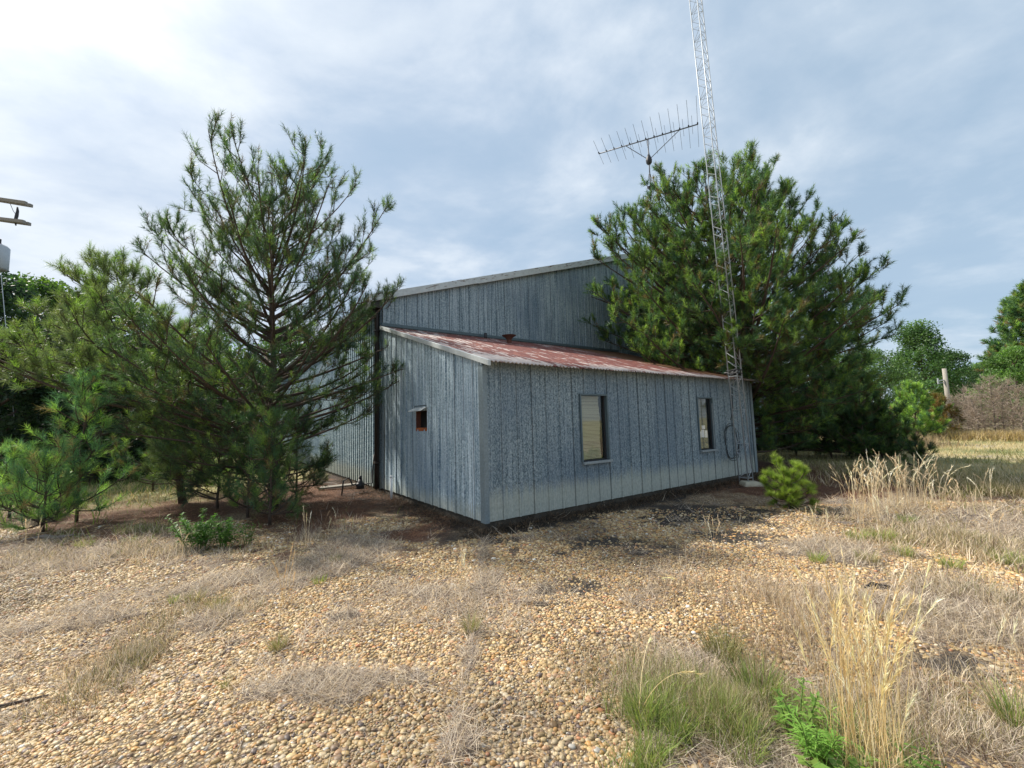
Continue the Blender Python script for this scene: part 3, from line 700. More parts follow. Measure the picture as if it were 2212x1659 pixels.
rp(-.32, PK, 0, .05, WD-.06, 30.1).build('main_roof', M_trim, bld); rp(PK, 22.7, 0, .05, WD-.06, 30.1).build('main_roof', M_trim, bld)
# rake trim in lapped lengths, slightly uneven
k = -.34; j = 0
while k < PK-.1:
    k2 = min(k+3.05, PK); dd = (.004 if j % 2 else 0); sg = random.uniform(-.012, .012)
    rp(k, k2, -.115+sg, .078+dd, WD-.12+dd, WD-.064+dd).build('rake_trim', M_rake, bld, .004)
    k = k2; j += 1
rp(PK, 22.74, -.11, .078, WD-.12, WD-.064).build('rake_trim', M_rake, bld)
m = MB()
for k in range(60):
    s = random.uniform(.6, 10.5); L_ = random.uniform(.03, .16)
    z = groof(s)+random.uniform(-.05, .07); z2 = z+GS*L_
    m.hexa([(s, WD-.121, z), (s+L_, WD-.121, z2), (s, WD-.119, z), (s+L_, WD-.119, z2), (s, WD-.121, z+.012), (s+L_, WD-.121, z2+.012), (s, WD-.119, z+.012), (s+L_, WD-.119, z2+.012)])
m.build('rust_fleck', M_rustd, bld)['kind'] = 'stuff'
# eave gutter, dark, its open end showing at the corner
MB().box(-.30, -.05, WD-.04, 30, HG-.32, HG-.12).build('gutter', M_brown, bld, .01)
MB().tube([(-.14, WD+.12, HG-.3), (-.10, WD+.12, HG-.5), (-.095, WD+.12, 2.5), (-.095, WD+.12, .10)], .055, 8).build('downspout', M_brown, bld, smooth=True)
for z in (.7, 2.3, 3.9): MB().box(-.16, -.02, WD+.05, WD+.19, z, z+.04).build('strap', M_brown, bld)
# flue hood and stub pipe on the lean-to roof
e = bpy.data.objects.new('roof_vent', None); link(e, bld)
vs, vv = 3.13, 3.68; zr = lroof(vv)
MB().tube([(vs, vv, zr-.05), (vs, vv, zr+.13)], .07, 12).build('flue_pipe', M_rustd, e, smooth=True)
MB().tube([(vs, vv, zr+.12), (vs, vv, zr+.17), (vs, vv, zr+.22)], [.075, .12, .20], 12).build('flue_cap', M_rustd, e)
MB().tube([(2.85, 4.42, lroof(4.42)-.04), (2.85, 4.42, lroof(4.42)+.17)], .045, 10).build('vent_pipe', M_dark, bld, smooth=True)
# rust stain, meter loop and small fittings
MB().tube([(-.06, 4.30, .0), (-.06, 4.30, .55), (-.05, 4.30, 1.9), (-.05, 4.30, 2.0)], .012, 6).build('conduit', M_dark, bld)

# white PVC stub pipe
q = C0+UX*-.10+VX*3.73
pp = empty('vent_pipe', q); MB().tube([(0, 0, -.05), (0, 0, .47)], .03, 12).build('pipe', M_pvc, pp, smooth=True); MB().tube([(0, 0, .45), (0, 0, .50)], .037, 12).build('cap', M_pvc, pp, smooth=True)
tag(pp, 'short white plastic pipe standing upright against the end wall', 'pipe')
# gas meter fitting at the corner
q = C0+UX*-.42+VX*4.95
gm = empty('gas_meter', q, HEAD)
m = MB(); m.tube([(-.10, 0, .22), (-.02, 0, .20), (.1, 0, .22)], [.03, .09, .03], 10).tube([(0, 0, .12), (0, 0, .34)], [.10, .045], 10).tube([(0, 0, .34), (0, 0, .42)], .035, 8); m.build('regulator', M_dark, gm, smooth=True)
MB().tube([(-.42, .02, -.05), (-.38, .02, .34), (-.25, .02, .40), (-.18, .01, .23), (-.08, 0, .22)], .018, 8).build('pipe', M_dark, gm, smooth=True)
MB().tube([(.1, 0, .22), (.28, 0, .22), (.30, 0, .6), (.33, 0, .9)], .018, 8).build('pipe', M_dark, gm, smooth=True)
tag(gm, 'small dark gas regulator with bent pipes at the foot of the brown downspout', 'gas meter')
# plank on the ground
q = G(730, 1057); b = MB().box(-.42, .42, -.13, .13, .02, .06).build('wooden_board', M_wood, None, .005)
b.location = (q[0], q[1], .04); b.rotation_euler = (R(2), R(-3), R(14)); tag(b, 'weathered grey board lying on the brown needles left of the building', 'board')
m = MB().tube([G(655, 1028)+[0, 0, .25], G(700, 1048)+[0, 0, .08], G(728, 1052)+[0, 0, .09]], .008, 5); o = m.build('fallen_stick', M_pole); tag(o, 'thin pale stick leaning beside the weathered board', 'stick')
# debris
q = G(105, 1168); o = MB().tube([(-.35, 0, .03), (-.1, .02, .06), (.1, 0, .03), (.35, .05, .07)], [.01, .035, .04, .01], 6).build('fallen_branch', M_barkg); o.location = (q[0], q[1], 0); tag(o, 'broken grey branch lying in front of the left saplings', 'branch')
q = G(1890, 1274); o = MB().tube([(-.09, 0, .02), (0, .02, .045), (.05, 0, .03), (.12, -.03, .04)], [.008, .02, .022, .006], 6).build('bark_piece', M_black); o.location = (q[0], q[1], 0); tag(o, 'small black piece of bark on the gravel left of the grey grass', 'bark')
q = G(90, 1490); o = MB().tube([(-.2, -.14, .015), (0, 0, .03), (.24, .16, .02)], [.006, .014, .006], 6).build('fallen_twig', M_bark); o.location = (q[0]-.1, q[1]-.25, 0); tag(o, 'thin dark twig on the gravel in the lower left corner', 'twig')

# ------------------------------------------------------------------ lattice towers
def lattice(m_leg, m_br, H, side, lean, bay=.42, rleg=.016, rbr=.0065, rot=0., skip=0):
    cs = [np.array([math.cos(rot+k*2.0944), math.sin(rot+k*2.0944), 0])*side/math.sqrt(3) for k in range(3)]
    L = np.array(lean); f = lambda c, z: c+np.array([L[0]*z/H, L[1]*z/H, z])
    legs = [MB().tube([f(c, 0), f(c, H)], rleg, 6) for c in cs]
    br = MB(); z = .15; k = 0
    while z < H-bay:
        for a in range(3):
            p, q = cs[a], cs[(a+1) % 3]
            if (k+a) % 2: p, q = q, p
            br.tube([f(p, z), f(q, z+bay*.5)], rbr, 4, False); br.tube([f(q, z+bay*.5), f(p, z+bay)], rbr, 4, False)
            if k % 2 == 0: br.tube([f(cs[a], z), f(cs[(a+1) % 3], z)], rbr, 4, False)
        z += bay; k += 1
    return legs, br
TB = C0+UX*6.92+VX*-.47
tw = empty('radio_tower', TB); legs, br = lattice(None, None, 17., .29, (-.52, 0), .40, .0130, .0048, rot=-1.9)
for l in legs: l.build('leg', M_steel, tw, smooth=True)
br.build('lattice_bracing', M_steel, tw); m = MB()
for z in (2.62, 2.70):
    cs = [np.array([math.cos(-1.9+k*2.0944), math.sin(-1.9+k*2.0944), 0])*.34/math.sqrt(3)+[-.52*z/17, 0, z] for k in range(3)]
    m.tube(cs+[cs[0]], .014, 6)
m.tube([np.array([0, 0, 2.66]), np.array([0, 0, 2.66])+VX*.35], .02, 6); m.build('wall_bracket', M_dark, tw)
tag(tw, 'tall slender lattice tower rising out of frame in front of the wall', 'tower')
fb = MB(); fb.hexa([(-.28, -.24, -.1), (.26, -.26, -.1), (-.24, .2, -.1), (.24, .2, -.1), (-.2, -.16, .09), (.17, -.18, .07), (-.17, .15, .09), (.18, .14, .08)])
o = fb.build('tower_footing', M_concl, None, .02); o.location = (TB[0]+.02, TB[1]-.12, 0); tag(o, 'pale rough concrete block under the lattice tower', 'concrete block')
# coil of black cable hung behind the tower
cc = empty('cable_coil', C0+UX*7.05+VX*-.05+np.array([0, 0, 1.0]), HEAD)
for k in range(3):
    a0 = random.random(); ra = .31+.02*k+random.uniform(-.015, .015); rb = .44+random.uniform(-.03, .03)
    MB().tube([(ra*math.cos(a), -.05-.015*k+.02*math.sin(3*a+k), rb*math.sin(a)-.03*k) for a in np.linspace(0, 6.283, 40)], .007, 6, False).build('loop', M_cable, cc, smooth=True)
MB().tube([(.02, -.06, .5), (.10, -.1, .75), (.06, -.12, 1.0), (.05, -.15, 1.4)], .010, 6).build('cable_end', M_cable, cc)
tag(cc, 'loose coil of black cable hanging on the wall behind the lattice tower', 'cable')
# second mast with the beam aerial
MBP = C0+UX*9.34+VX*3.35
ms = empty('antenna_mast', MBP); legs, br = lattice(None, None, 9.9, .22, (0.02, 0), .38, .012, .005, rot=.4)
for l in legs: l.build('leg', M_alu, ms, smooth=True)
br.build('lattice_bracing', M_alu, ms)
MB().tube([(0.02, 0, 9.6), (0.02, 0, 11.80)], .024, 8).build('pole', M_alu, ms, smooth=True)
MB().tube([(.02, 0, 10.80), (.02, 0, 10.86), (.02, 0, 10.98), (.02, 0, 11.10), (.02, 0, 11.18)], [.05, .10, .11, .07, .04], 10).build('rotator', M_dark, ms, smooth=True)
m = MB()
for k in range(3):
    a = .4+k*2.0944; m.tube([(.127*math.cos(a)+.02, .127*math.sin(a), 9.9), (.03*math.cos(a)+.02, .03*math.sin(a), 10.45)], .010, 5)
m.tube([(.02, 0, 9.86), (.02, 0, 9.95)], [.07, .12], 6)
m.build('mast_cone', M_dark, ms)
tag(ms, 'thin second mast with a rotator behind the lean-to, rising out of the right pine', 'mast')
ZA = 11.78
A0 = G(1287, 317, ZA); A1 = G(1506, 250, ZA); bd = (A1-A0); BL = np.linalg.norm(bd); bd /= BL
ed = np.array([-bd[1], bd[0], 0])
mc = MBP+np.array([.02, 0, ZA]); tm = (mc-A0)@bd
sh = mc-(A0+bd*tm)
yg = empty('beam_aerial', mc)
rel = lambda d, z=0.: bd*(d-tm)+np.array([0, 0, z])
MB().tube([rel(0), rel(BL)], .021, 8).build('boom', M_alu, yg, smooth=True)
b0 = rel(BL*.29, -.0); b1 = rel(BL*.835, -.0); lowp = np.array([0, 0, -.80])
MB().tube([b0, lowp], .013, 6).build('brace', M_alu, yg); MB().tube([b1, lowp], .013, 6).build('brace', M_alu, yg)
for k in range(13):
    d = BL*(k/12.); hl = .80+.62*(k/12.)**1.2
    p = rel(d, .03); MB().tube([p-ed*hl, p+ed*hl], .006, 5).build('element', M_alu, yg)
for k in range(9):
    d = BL*(.27+.085*k); hl = .36+.02*k
    p = rel(d, .03); MB().tube([p-ed*hl, p+ed*hl], .0055, 5).build('element', M_alu, yg)
for k in range(13):
    p = rel(BL*k/12., .03); MB().tube([p-ed*.05, p+ed*.05], .024, 6).build('element_clamp', M_dark, yg)
tag(yg, 'long horizontal beam aerial with many thin rods on the thin mast', 'antenna')

# ------------------------------------------------------------------ utility poles
def D(x, y, d): return EYE+ray(x, y)*d
up_ = D(-95, 430, 14.2); bx = up_[0]; by = up_[1]
po = empty('utility_pole', (bx, by, 0)); tag(po, 'utility pole at the left edge with two doubled timber crossarms and a grey transformer', 'utility pole')
MB().tube([(0, 0, -.1), (0, 0, 5), (0, 0, 10.2)], [.17, .15, .12], 12).build('pole', M_pole, po, smooth=True)
def arm(px0, py0, px1, py1, d0, d1, off):
    a = D(px0, py0, d0)-[bx, by, 0]; b = D(px1, py1, d1)-[bx, by, 0]; d = b-a; d /= np.linalg.norm(d); s = np.cross(d, [0, 0, 1]); s /= np.linalg.norm(s)
    V = []
    for p in (a, b):
        for z in (-.055, .055):
            for w in (-.045, .045): V.append(p+s*(w+off)+np.array([0, 0, z]))
    return MB().hexa([V[i] for i in (0, 4, 1, 5, 2, 6, 3, 7)])
for (x0, y0, x1, y1, of) in ((-180, 408, 69, 444, .16), (-180, 400, 58, 440, -.13), (-180, 455, 65, 484, .16), (-180, 447, 54, 480, -.13)):
    arm(x0, y0, x1, y1, 14.4, 14.0, of).build('crossarm', M_wood, po, .006)
c = D(36, 466, 14.0)-[bx, by, 0]
MB().tube([c+[0, 0, .30], c+[.02, 0, .16], c+[.0, 0, 0], c+[-.03, 0, -.18], c+[0, 0, -.34]], [.02, .035, .045, .04, .015], 8).build('insulator', M_dark, po, smooth=True)
c2 = D(22, 440, 14.0)-[bx, by, 0]
MB().tube([c2, c2+[.12, 0, -.25], c], .008, 5).build('jumper_wire', M_dark, po)
q = D(-6, 556, 13.9)-[bx, by, 0]
MB().tube([q-[0, 0, .42], q-[0, 0, .38], q+[0, 0, .34], q+[0, 0, .42]], [.22, .27, .27, .2], 20).build('transformer', M_tank, po, smooth=True)
MB().tube([q+[.05, 0, .40], q+[.05, 0, .50], q+[.05, 0, .62]], [.05, .03, .03], 8).build('bushing', M_dark, po)
MB().box(q[0]-.9, q[0], q[1]-.04, q[1]+.04, q[2]+.1, q[2]+.2).build('mount', M_dark, po)
MB().tube([D(2, 590, 13.5)-[bx, by, 0], D(40, 1010, 13.)-[bx, by, 0]], .010, 5).build('guy_wire', M_steel, po)
def dist_pole(px, ybase, ytop, d, label):
    b = D(px, ybase, d); q = np.array([b[0], b[1], 0]); H = D(px, ytop, d)[2]
    e = empty('utility_pole', q); MB().tube([(0, 0, -.1), (0, 0, H)], [.17, .135], 10).build('pole', M_pole, e, smooth=True); tag(e, label, 'utility pole'); return e, H
e, H = dist_pole(2052, 900, 795, 33, 'pale bare wooden pole with a small bracket behind the yellow green pines')
MB().tube([(-.65, 0, H-.95), (0, 0, H-.9)], .05, 6).tube([(-.62, 0, H-1.15), (0, 0, H-1.1)], .03, 6).tube([(-.6, 0, H-1.2), (-.6, 0, H-.75)], .05, 6).build('bracket', M_steel, e)
e, H = dist_pole(2149, 900, 787, 50, 'farther grey wooden pole standing among the dead brush')

# ------------------------------------------------------------------ pines
NCOL = np.array([(.048, .10, .055), (.06, .118, .052), (.09, .15, .05), (.038, .085, .058), (.115, .17, .055), (.05, .105, .055), (.075, .135, .05), (.055, .11, .06), (.09, .15, .055), (.15, .11, .06)])
def bez(p0, p1, p2, n):
    t_ = np.linspace(0, 1, n)[:, None]; return (1-t_)**2*p0+2*t_*(1-t_)*p1+t_**2*p2
def unit(v): return v/(np.linalg.norm(v)+1e-9)
def needles(S0, S1, per, nl, nw, colr, bright, back=.0):
    "brush of long needles round every twig S0->S1"
    n = len(S0); d = S1-S0; L = np.linalg.norm(d, axis=1)[:, None]; d = d/np.maximum(L, 1e-6)
    N = n*per; I = np.repeat(np.arange(n), per)
    f = rng.random(N)**.75
    P = S0[I]+d[I]*L[I]*(back+(1-back)*f)[:, None]
    rv = rng.normal(0, 1, (N, 3)); rv -= d[I]*(rv*d[I]).sum(1)[:, None]; rv /= np.linalg.norm(rv, axis=1)[:, None]
    ang = rng.uniform(.38, 1.1, N)*(1-.45*(f > .93))
    nd = d[I]*np.cos(ang)[:, None]+rv*np.sin(ang)[:, None]; nd[:, 2] -= .08
    ln = nl*rng.uniform(.65, 1.15, N)
    sd_ = np.cross(nd, rng.normal(0, 1, (N, 3))); sd_ /= np.linalg.norm(sd_, axis=1)[:, None]
    V = np.empty((N, 3, 3)); V[:, 0] = P-sd_*nw/2; V[:, 1] = P+sd_*nw/2; V[:, 2] = P+nd*ln[:, None]
    tw_c = colr[rng.integers(0, len(colr), n)]*rng.uniform(.75, 1.25, (n, 1))*bright
    c = tw_c[I]*rng.uniform(.8, 1.2, (N, 1)); C3 = np.repeat(c, 3, 0)
    return V.reshape(-1, 3), np.arange(N*3).reshape(-1, 3), C3
def pine(name, label, base, H, prof, seed, nlimb=70, nl=.17, nw=.006, per=42, lean=(0, 0), r0=.12, tw=.30, colr=NCOL, bright=1., cat='pine tree', group=None, dens=1., zlow=.08, flat=.8, rise=(.35, .95), bare=.25, new=.12, nsh=6, front=1.):
    """prof: rows (z, radius to the left, radius to the right); left = -x, right = +x"""
    global rng
    rs = np.random.default_rng(seed); base = np.array([base[0], base[1], 0.])
    root = empty(name, base); tag(root, label, cat, group)
    prof = np.array(sorted(prof)); zt, rl, rr = prof[:, 0], prof[:, 1], prof[:, 2]
    def Rf(z, ph):
        l = np.interp(z, zt, rl); r = np.interp(z, zt, rr); k = (math.cos(ph)+1)/2; return (l*(1-k)+r*k)*(1-(1-flat)*abs(math.sin(ph)))*(front if math.sin(ph) < -.3 and math.cos(ph) < .3 else 1.)*(.86 if math.sin(ph) < -.3 and math.cos(ph) > .3 and front > 1 else 1.)
    ln = np.array([lean[0], lean[1], 0.])
    wob = rs.normal(0, .03, (12, 2))
    tz = np.linspace(0, H*.97, 12); tp = np.stack([ln[0]*(tz/H)**1.2+wob[:, 0]*H/8, ln[1]*(tz/H)**1.2+wob[:, 1]*H/8, tz], 1); tp[0, :2] = 0
    def T(z): return np.array([np.interp(z, tz, tp[:, 0]), np.interp(z, tz, tp[:, 1]), z])
    trk = MB().tube(tp, [max(.012, r0*(1-.93*(q/H)**.8)) for q in tz], 10)
    trk.build('trunk', M_bark, root, smooth=True)
    br = MB(); S0 = []; S1 = []
    def twig(p, d, L, r=.006):
        e = p+d*L; br.tube([p, e], [r, r*.5], 3, False); S0.append(p); S1.append(e)
    def clump(p, d, k):
        for m_ in range(int(nsh*rs.uniform(.7, 1.3)*k)):
            st_ = p-d*rs.uniform(0, .22)*tw/.28
            hf_ = min(max(st_[2]/H, 0), 1)
            twig(st_, unit(d*.7+rs.normal(0, .42, 3)+np.array([0, 0, .35+.55*hf_])), tw*rs.uniform(.55, 1.15)*(.8+.2*k), .0045)
    for i in range(nlimb):
        zz_ = zlow*H+(H-zlow*H)*((i+rs.random())/nlimb)**.93; zz_ = min(zz_, H*.985)
        ph = i*2.39996+rs.normal(0, .35)
        inner = 1. if rs.random() < .55 else rs.uniform(.35, .9)
        R_ = Rf(zz_, ph)*inner*rs.uniform(.84, 1.05)
        R_ = max(R_, .12*min(1., H/2.5))
        hf = zz_/H; rise_k = rise[0]+(rise[1]-rise[0])*hf**1.3
        za = max(.04*H+.1, zz_-R_*rise_k*rs.uniform(.8, 1.2)); za = min(za, H*.93)
        p0 = T(za); out = np.array([math.cos(ph), math.sin(ph), 0.])
        p2 = T(zz_)*np.array([1, 1, 0])+out*R_; p2[2] = zz_
        p2 += rs.normal(0, .05, 3)
        p1 = p0+(p2-p0)*.55-np.array([0, 0, 1.])*(zz_-za)*.22+rs.normal(0, .05, 3)*R_
        pts = bez(p0, p1, p2, 9); Ls = np.linalg.norm(p2-p0)
        rb = min(.75*max(.012, r0*(1-.93*(za/H)**.8)), .011+.0105*Ls)
        br.tube(pts, list(np.linspace(rb, .007, 9)), 5, False)
        twig(pts[-2], unit(pts[-1]-pts[-2]+np.array([0, 0, .15])), tw)
        clump(pts[-1], unit(pts[-1]-pts[-2]), 1.)
        nsub = max(2, int(Ls*3.1*dens)); sgn = 1
        for j in range(nsub):
            t_ = bare+(1-bare)*(j+rs.random())/nsub
            k = min(int(t_*8), 7); fr = t_*8-k; p = pts[k]*(1-fr)+pts[k+1]*fr; tan = unit(pts[k+1]-pts[k])
            side = unit(np.cross(tan, [0, 0, 1.])+1e-6); sgn = -sgn
            dirn = unit(tan*rs.uniform(.2, .85)+side*sgn*rs.uniform(.3, 1.05)+np.array([0, 0, rs.uniform(-.35, .8)*(.5+.7*hf)]))
            sl_ = (.22+.34*(1-t_)*min(Ls, 4.))*rs.uniform(.55, 1.3)+.08
            q1 = p+dirn*sl_*.55; q2 = q1+unit(dirn+np.array([0, 0, .3+.75*hf]))*sl_*.5
            br.tube([p, q1, q2], [.007+.004*sl_, .006, .005], 4, False)
            clump(q2, unit(q2-q1), rs.uniform(.7, 1.15))
            if sl_ > .45: clump(q1, unit(dirn+rs.normal(0, .3, 3)), rs.uniform(.5, .9))
            if sl_ > .9:
                for m_ in range(2):
                    f_ = rs.uniform(.5, .95); pp_ = q1+(q2-q1)*(f_*2-1); s2 = unit(np.cross(dirn, rs.normal(0, 1, 3)))
                    q3 = pp_+unit(dirn*.7+s2*.9+np.array([0, 0, .3]))*sl_*rs.uniform(.3, .5)
                    br.tube([pp_, q3], [.006, .004], 3, False); clump(q3, unit(q3-pp_), rs.uniform(.6, 1.))
    # leader with its whorl
    tip = T(H*.96); twig(tip, unit(np.array([rs.normal(0, .05), rs.normal(0, .05), 1.])), H*.04+.14, .008)
    for k in range(5):
        a = k*1.257+rs.random(); twig(T(H*.93), unit(np.array([math.cos(a)*.5, math.sin(a)*.5, 1.])), tw*1.1)
    br.build('branches', M_bark, root, smooth=True)
    S0 = np.array(S0); S1 = np.array(S1)
    keep = ~inside_building2(S1+base); S0, S1 = S0[keep], S1[keep]
    save = rng; rng = rs
    A = Acc(); nnew = rs.random(len(S0)) < new
    k1 = ~nnew
    A.add(*needles(S0[k1], S1[k1], per, nl, nw, colr, bright))
    if nnew.any():
        A.add(*needles(S0[nnew], S1[nnew], per, nl*.9, nw, np.array([(.16, .25, .06), (.21, .30, .07)]), bright))
    A.build('crown', M_needle, root, smooth=False)
    rng = save
    return root, len(S0)
def inside_building2(P):
    s, v = toloc(P); z = P[:, 2]
    a = (s > -.05) & (s < LW+.1) & (v > -.05) & (v < WD+.1) & (z < 2.5+(v+.2)*.31+.1)
    b = (s > -.05) & (s < 22.6) & (v > WD-.1) & (z < 4.8+.322*(11.2-np.abs(s-11.2))+.1)
    return a | b

P1 = G(590, 1098)
pine('pine_tree', 'big open pine with upswept top branches left of the building', P1, 7.3,
     [(.5, 1.2, .9), (.9, 2.0, 1.2), (1.8, 2.8, 1.9), (2.8, 3.2, 2.8), (3.6, 3.2, 3.1), (4.5, 2.7, 2.85), (5.3, 2.4, 2.8), (6.0, 2.35, 2.75), (6.6, 2.2, 2.4), (7.0, 1.8, 1.9), (7.3, 1.2, 1.3)], 3,
     nlimb=132, per=44, nl=.12, r0=.10, tw=.29, nw=.0070, dens=.82, nsh=6, zlow=.05, colr=np.array([(.055, .105, .065), (.07, .125, .065), (.09, .15, .065), (.045, .09, .065), (.12, .17, .07), (.06, .11, .065), (.075, .13, .06), (.08, .14, .065), (.14, .11, .07)]), rise=(.12, 1.15), lean=(-.22, 0), bare=.28)
P2 = G(395, 1088)
pine('pine_tree', 'wide pine with long drooping needles reaching out of the left edge', P2, 5.6,
     [(.6, .1, .6), (1.3, .2, .9), (2.4, .4, 1.3), (3.1, 1.0, 1.6), (3.35, 3.5, 1.6), (3.3, 4.1, 1.6), (3.7, 4.4, 1.5), (4.3, 3.3, 1.2), (4.8, 1.3, .8), (5.6, .25, .25)], 11,
     nlimb=90, per=42, nl=.16, nw=.0075, r0=.085, tw=.28, lean=(-1.9, 0), rise=(.12, .8), bright=1.3, colr=np.array([(.115, .15, .08), (.14, .175, .075), (.095, .13, .075), (.16, .18, .09)]), flat=.75, new=.2)
PR = C0+UX*10.1+VX*.9
pine('pine_tree', 'largest pine, dense and dark, leaning over the right end of the rusty roof', PR, 9.3,
     [(1.2, .6, 2.4), (2.1, 1.2, 4.1), (3.0, 2.9, 5.2), (3.8, 4.0, 5.6), (4.6, 4.3, 5.5), (5.4, 4.5, 5.1), (6.2, 4.4, 4.5), (6.9, 3.9, 3.8), (7.6, 3.0, 3.3), (8.3, 2.2, 3.0), (8.9, 1.6, 2.3), (9.3, 1.5, 1.3), (9.5, .2, .2)], 5,
     nlimb=270, per=46, nl=.14, nw=.0105, r0=.21, tw=.31, bright=1.22, front=1.22, lean=(-.85, 0), rise=(.08, .9), bare=.3, flat=.86, new=.24, dens=.62, nsh=7)
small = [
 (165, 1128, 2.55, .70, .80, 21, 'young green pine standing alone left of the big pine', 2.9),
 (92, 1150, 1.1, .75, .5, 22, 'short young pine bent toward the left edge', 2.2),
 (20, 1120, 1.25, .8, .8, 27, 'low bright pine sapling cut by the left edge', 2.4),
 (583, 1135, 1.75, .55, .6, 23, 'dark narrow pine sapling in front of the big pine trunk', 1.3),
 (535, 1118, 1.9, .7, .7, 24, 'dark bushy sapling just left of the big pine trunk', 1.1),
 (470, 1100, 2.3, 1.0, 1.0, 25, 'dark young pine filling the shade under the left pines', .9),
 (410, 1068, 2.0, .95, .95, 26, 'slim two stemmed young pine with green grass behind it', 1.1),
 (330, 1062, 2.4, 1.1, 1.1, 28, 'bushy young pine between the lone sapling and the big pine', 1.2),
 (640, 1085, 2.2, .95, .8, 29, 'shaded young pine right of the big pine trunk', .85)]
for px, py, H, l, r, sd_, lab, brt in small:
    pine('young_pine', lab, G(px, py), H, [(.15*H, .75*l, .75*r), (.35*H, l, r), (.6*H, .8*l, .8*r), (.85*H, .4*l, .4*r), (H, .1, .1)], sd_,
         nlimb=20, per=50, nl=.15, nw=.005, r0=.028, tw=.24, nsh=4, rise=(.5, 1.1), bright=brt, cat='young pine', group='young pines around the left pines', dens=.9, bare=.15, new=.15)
# young pines below the big right pine
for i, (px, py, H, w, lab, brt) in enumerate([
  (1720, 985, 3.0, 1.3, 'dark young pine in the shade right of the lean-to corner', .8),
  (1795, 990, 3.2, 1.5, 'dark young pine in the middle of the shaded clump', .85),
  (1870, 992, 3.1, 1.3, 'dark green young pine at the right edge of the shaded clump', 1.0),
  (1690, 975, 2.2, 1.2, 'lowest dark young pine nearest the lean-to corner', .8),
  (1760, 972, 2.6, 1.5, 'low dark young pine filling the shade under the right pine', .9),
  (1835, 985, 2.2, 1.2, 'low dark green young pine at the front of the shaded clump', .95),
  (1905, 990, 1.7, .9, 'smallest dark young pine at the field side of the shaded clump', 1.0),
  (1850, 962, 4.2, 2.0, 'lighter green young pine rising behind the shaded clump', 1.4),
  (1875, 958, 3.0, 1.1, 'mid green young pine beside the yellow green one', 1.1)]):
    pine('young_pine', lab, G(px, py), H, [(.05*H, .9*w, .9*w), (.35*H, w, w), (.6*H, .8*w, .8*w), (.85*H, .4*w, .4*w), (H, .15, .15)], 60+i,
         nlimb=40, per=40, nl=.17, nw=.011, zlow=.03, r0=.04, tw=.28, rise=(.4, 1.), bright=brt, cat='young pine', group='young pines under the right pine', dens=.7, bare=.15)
pine('pine_seedling', 'bright yellow green pine seedling alone on the gravel in front of the wall', G(1705, 1100), .56,
     [(.06, .05, .08), (.16, .10, .13), (.26, .06, .07), (.36, .01, .01), (.6, .0, .0)], 80, nlimb=34, per=70, nl=.10, nw=.0032, r0=.010, tw=.075, rise=(.9, 1.4), bright=1., cat='pine seedling', bare=.1, new=0., nsh=6, colr=np.array([(.24, .32, .06), (.30, .38, .08), (.17, .25, .05)]))
pine('young_pine', 'slender dark little pine standing alone between the clump and the field', G(1985, 1020), .85,
     [(.2, .28, .3), (.45, .24, .24), (.7, .1, .1), (.85, .05, .05)], 81, nlimb=12, per=40, nl=.13, nw=.009, r0=.018, tw=.14, nsh=3, rise=(.4, .8), bright=.9, cat='young pine', bare=.1)
pine('young_pine', 'sunlit yellow green young pine at the near edge of the field', G(1982, 950), 3.0,
     [(.4, 1.5, 1.3), (1.0, 1.7, 1.4), (1.8, 1.4, 1.1), (2.4, .9, .7), (3.0, .2, .2)], 82, nlimb=44, per=34, nl=.2, nw=.018, r0=.06, tw=.34, rise=(.5, 1.), bright=1.75, cat='young pine', bare=.1, dens=.6, new=.6)
pine('young_pine', 'low reddish brown dying pine right of the yellow green one', G(2035, 946), 2.3,
     [(.3, 1.1, 1.0), (1.1, 1.2, 1.1), (1.8, .7, .7), (2.3, .2, .2)], 83, nlimb=26, per=30, nl=.2, nw=.018, r0=.04, tw=.3, rise=(.5, 1.), bright=1.1, colr=np.array([(.20, .13, .05), (.16, .17, .05), (.24, .15, .07)]), cat='young pine', bare=.1, dens=.6, new=.05)

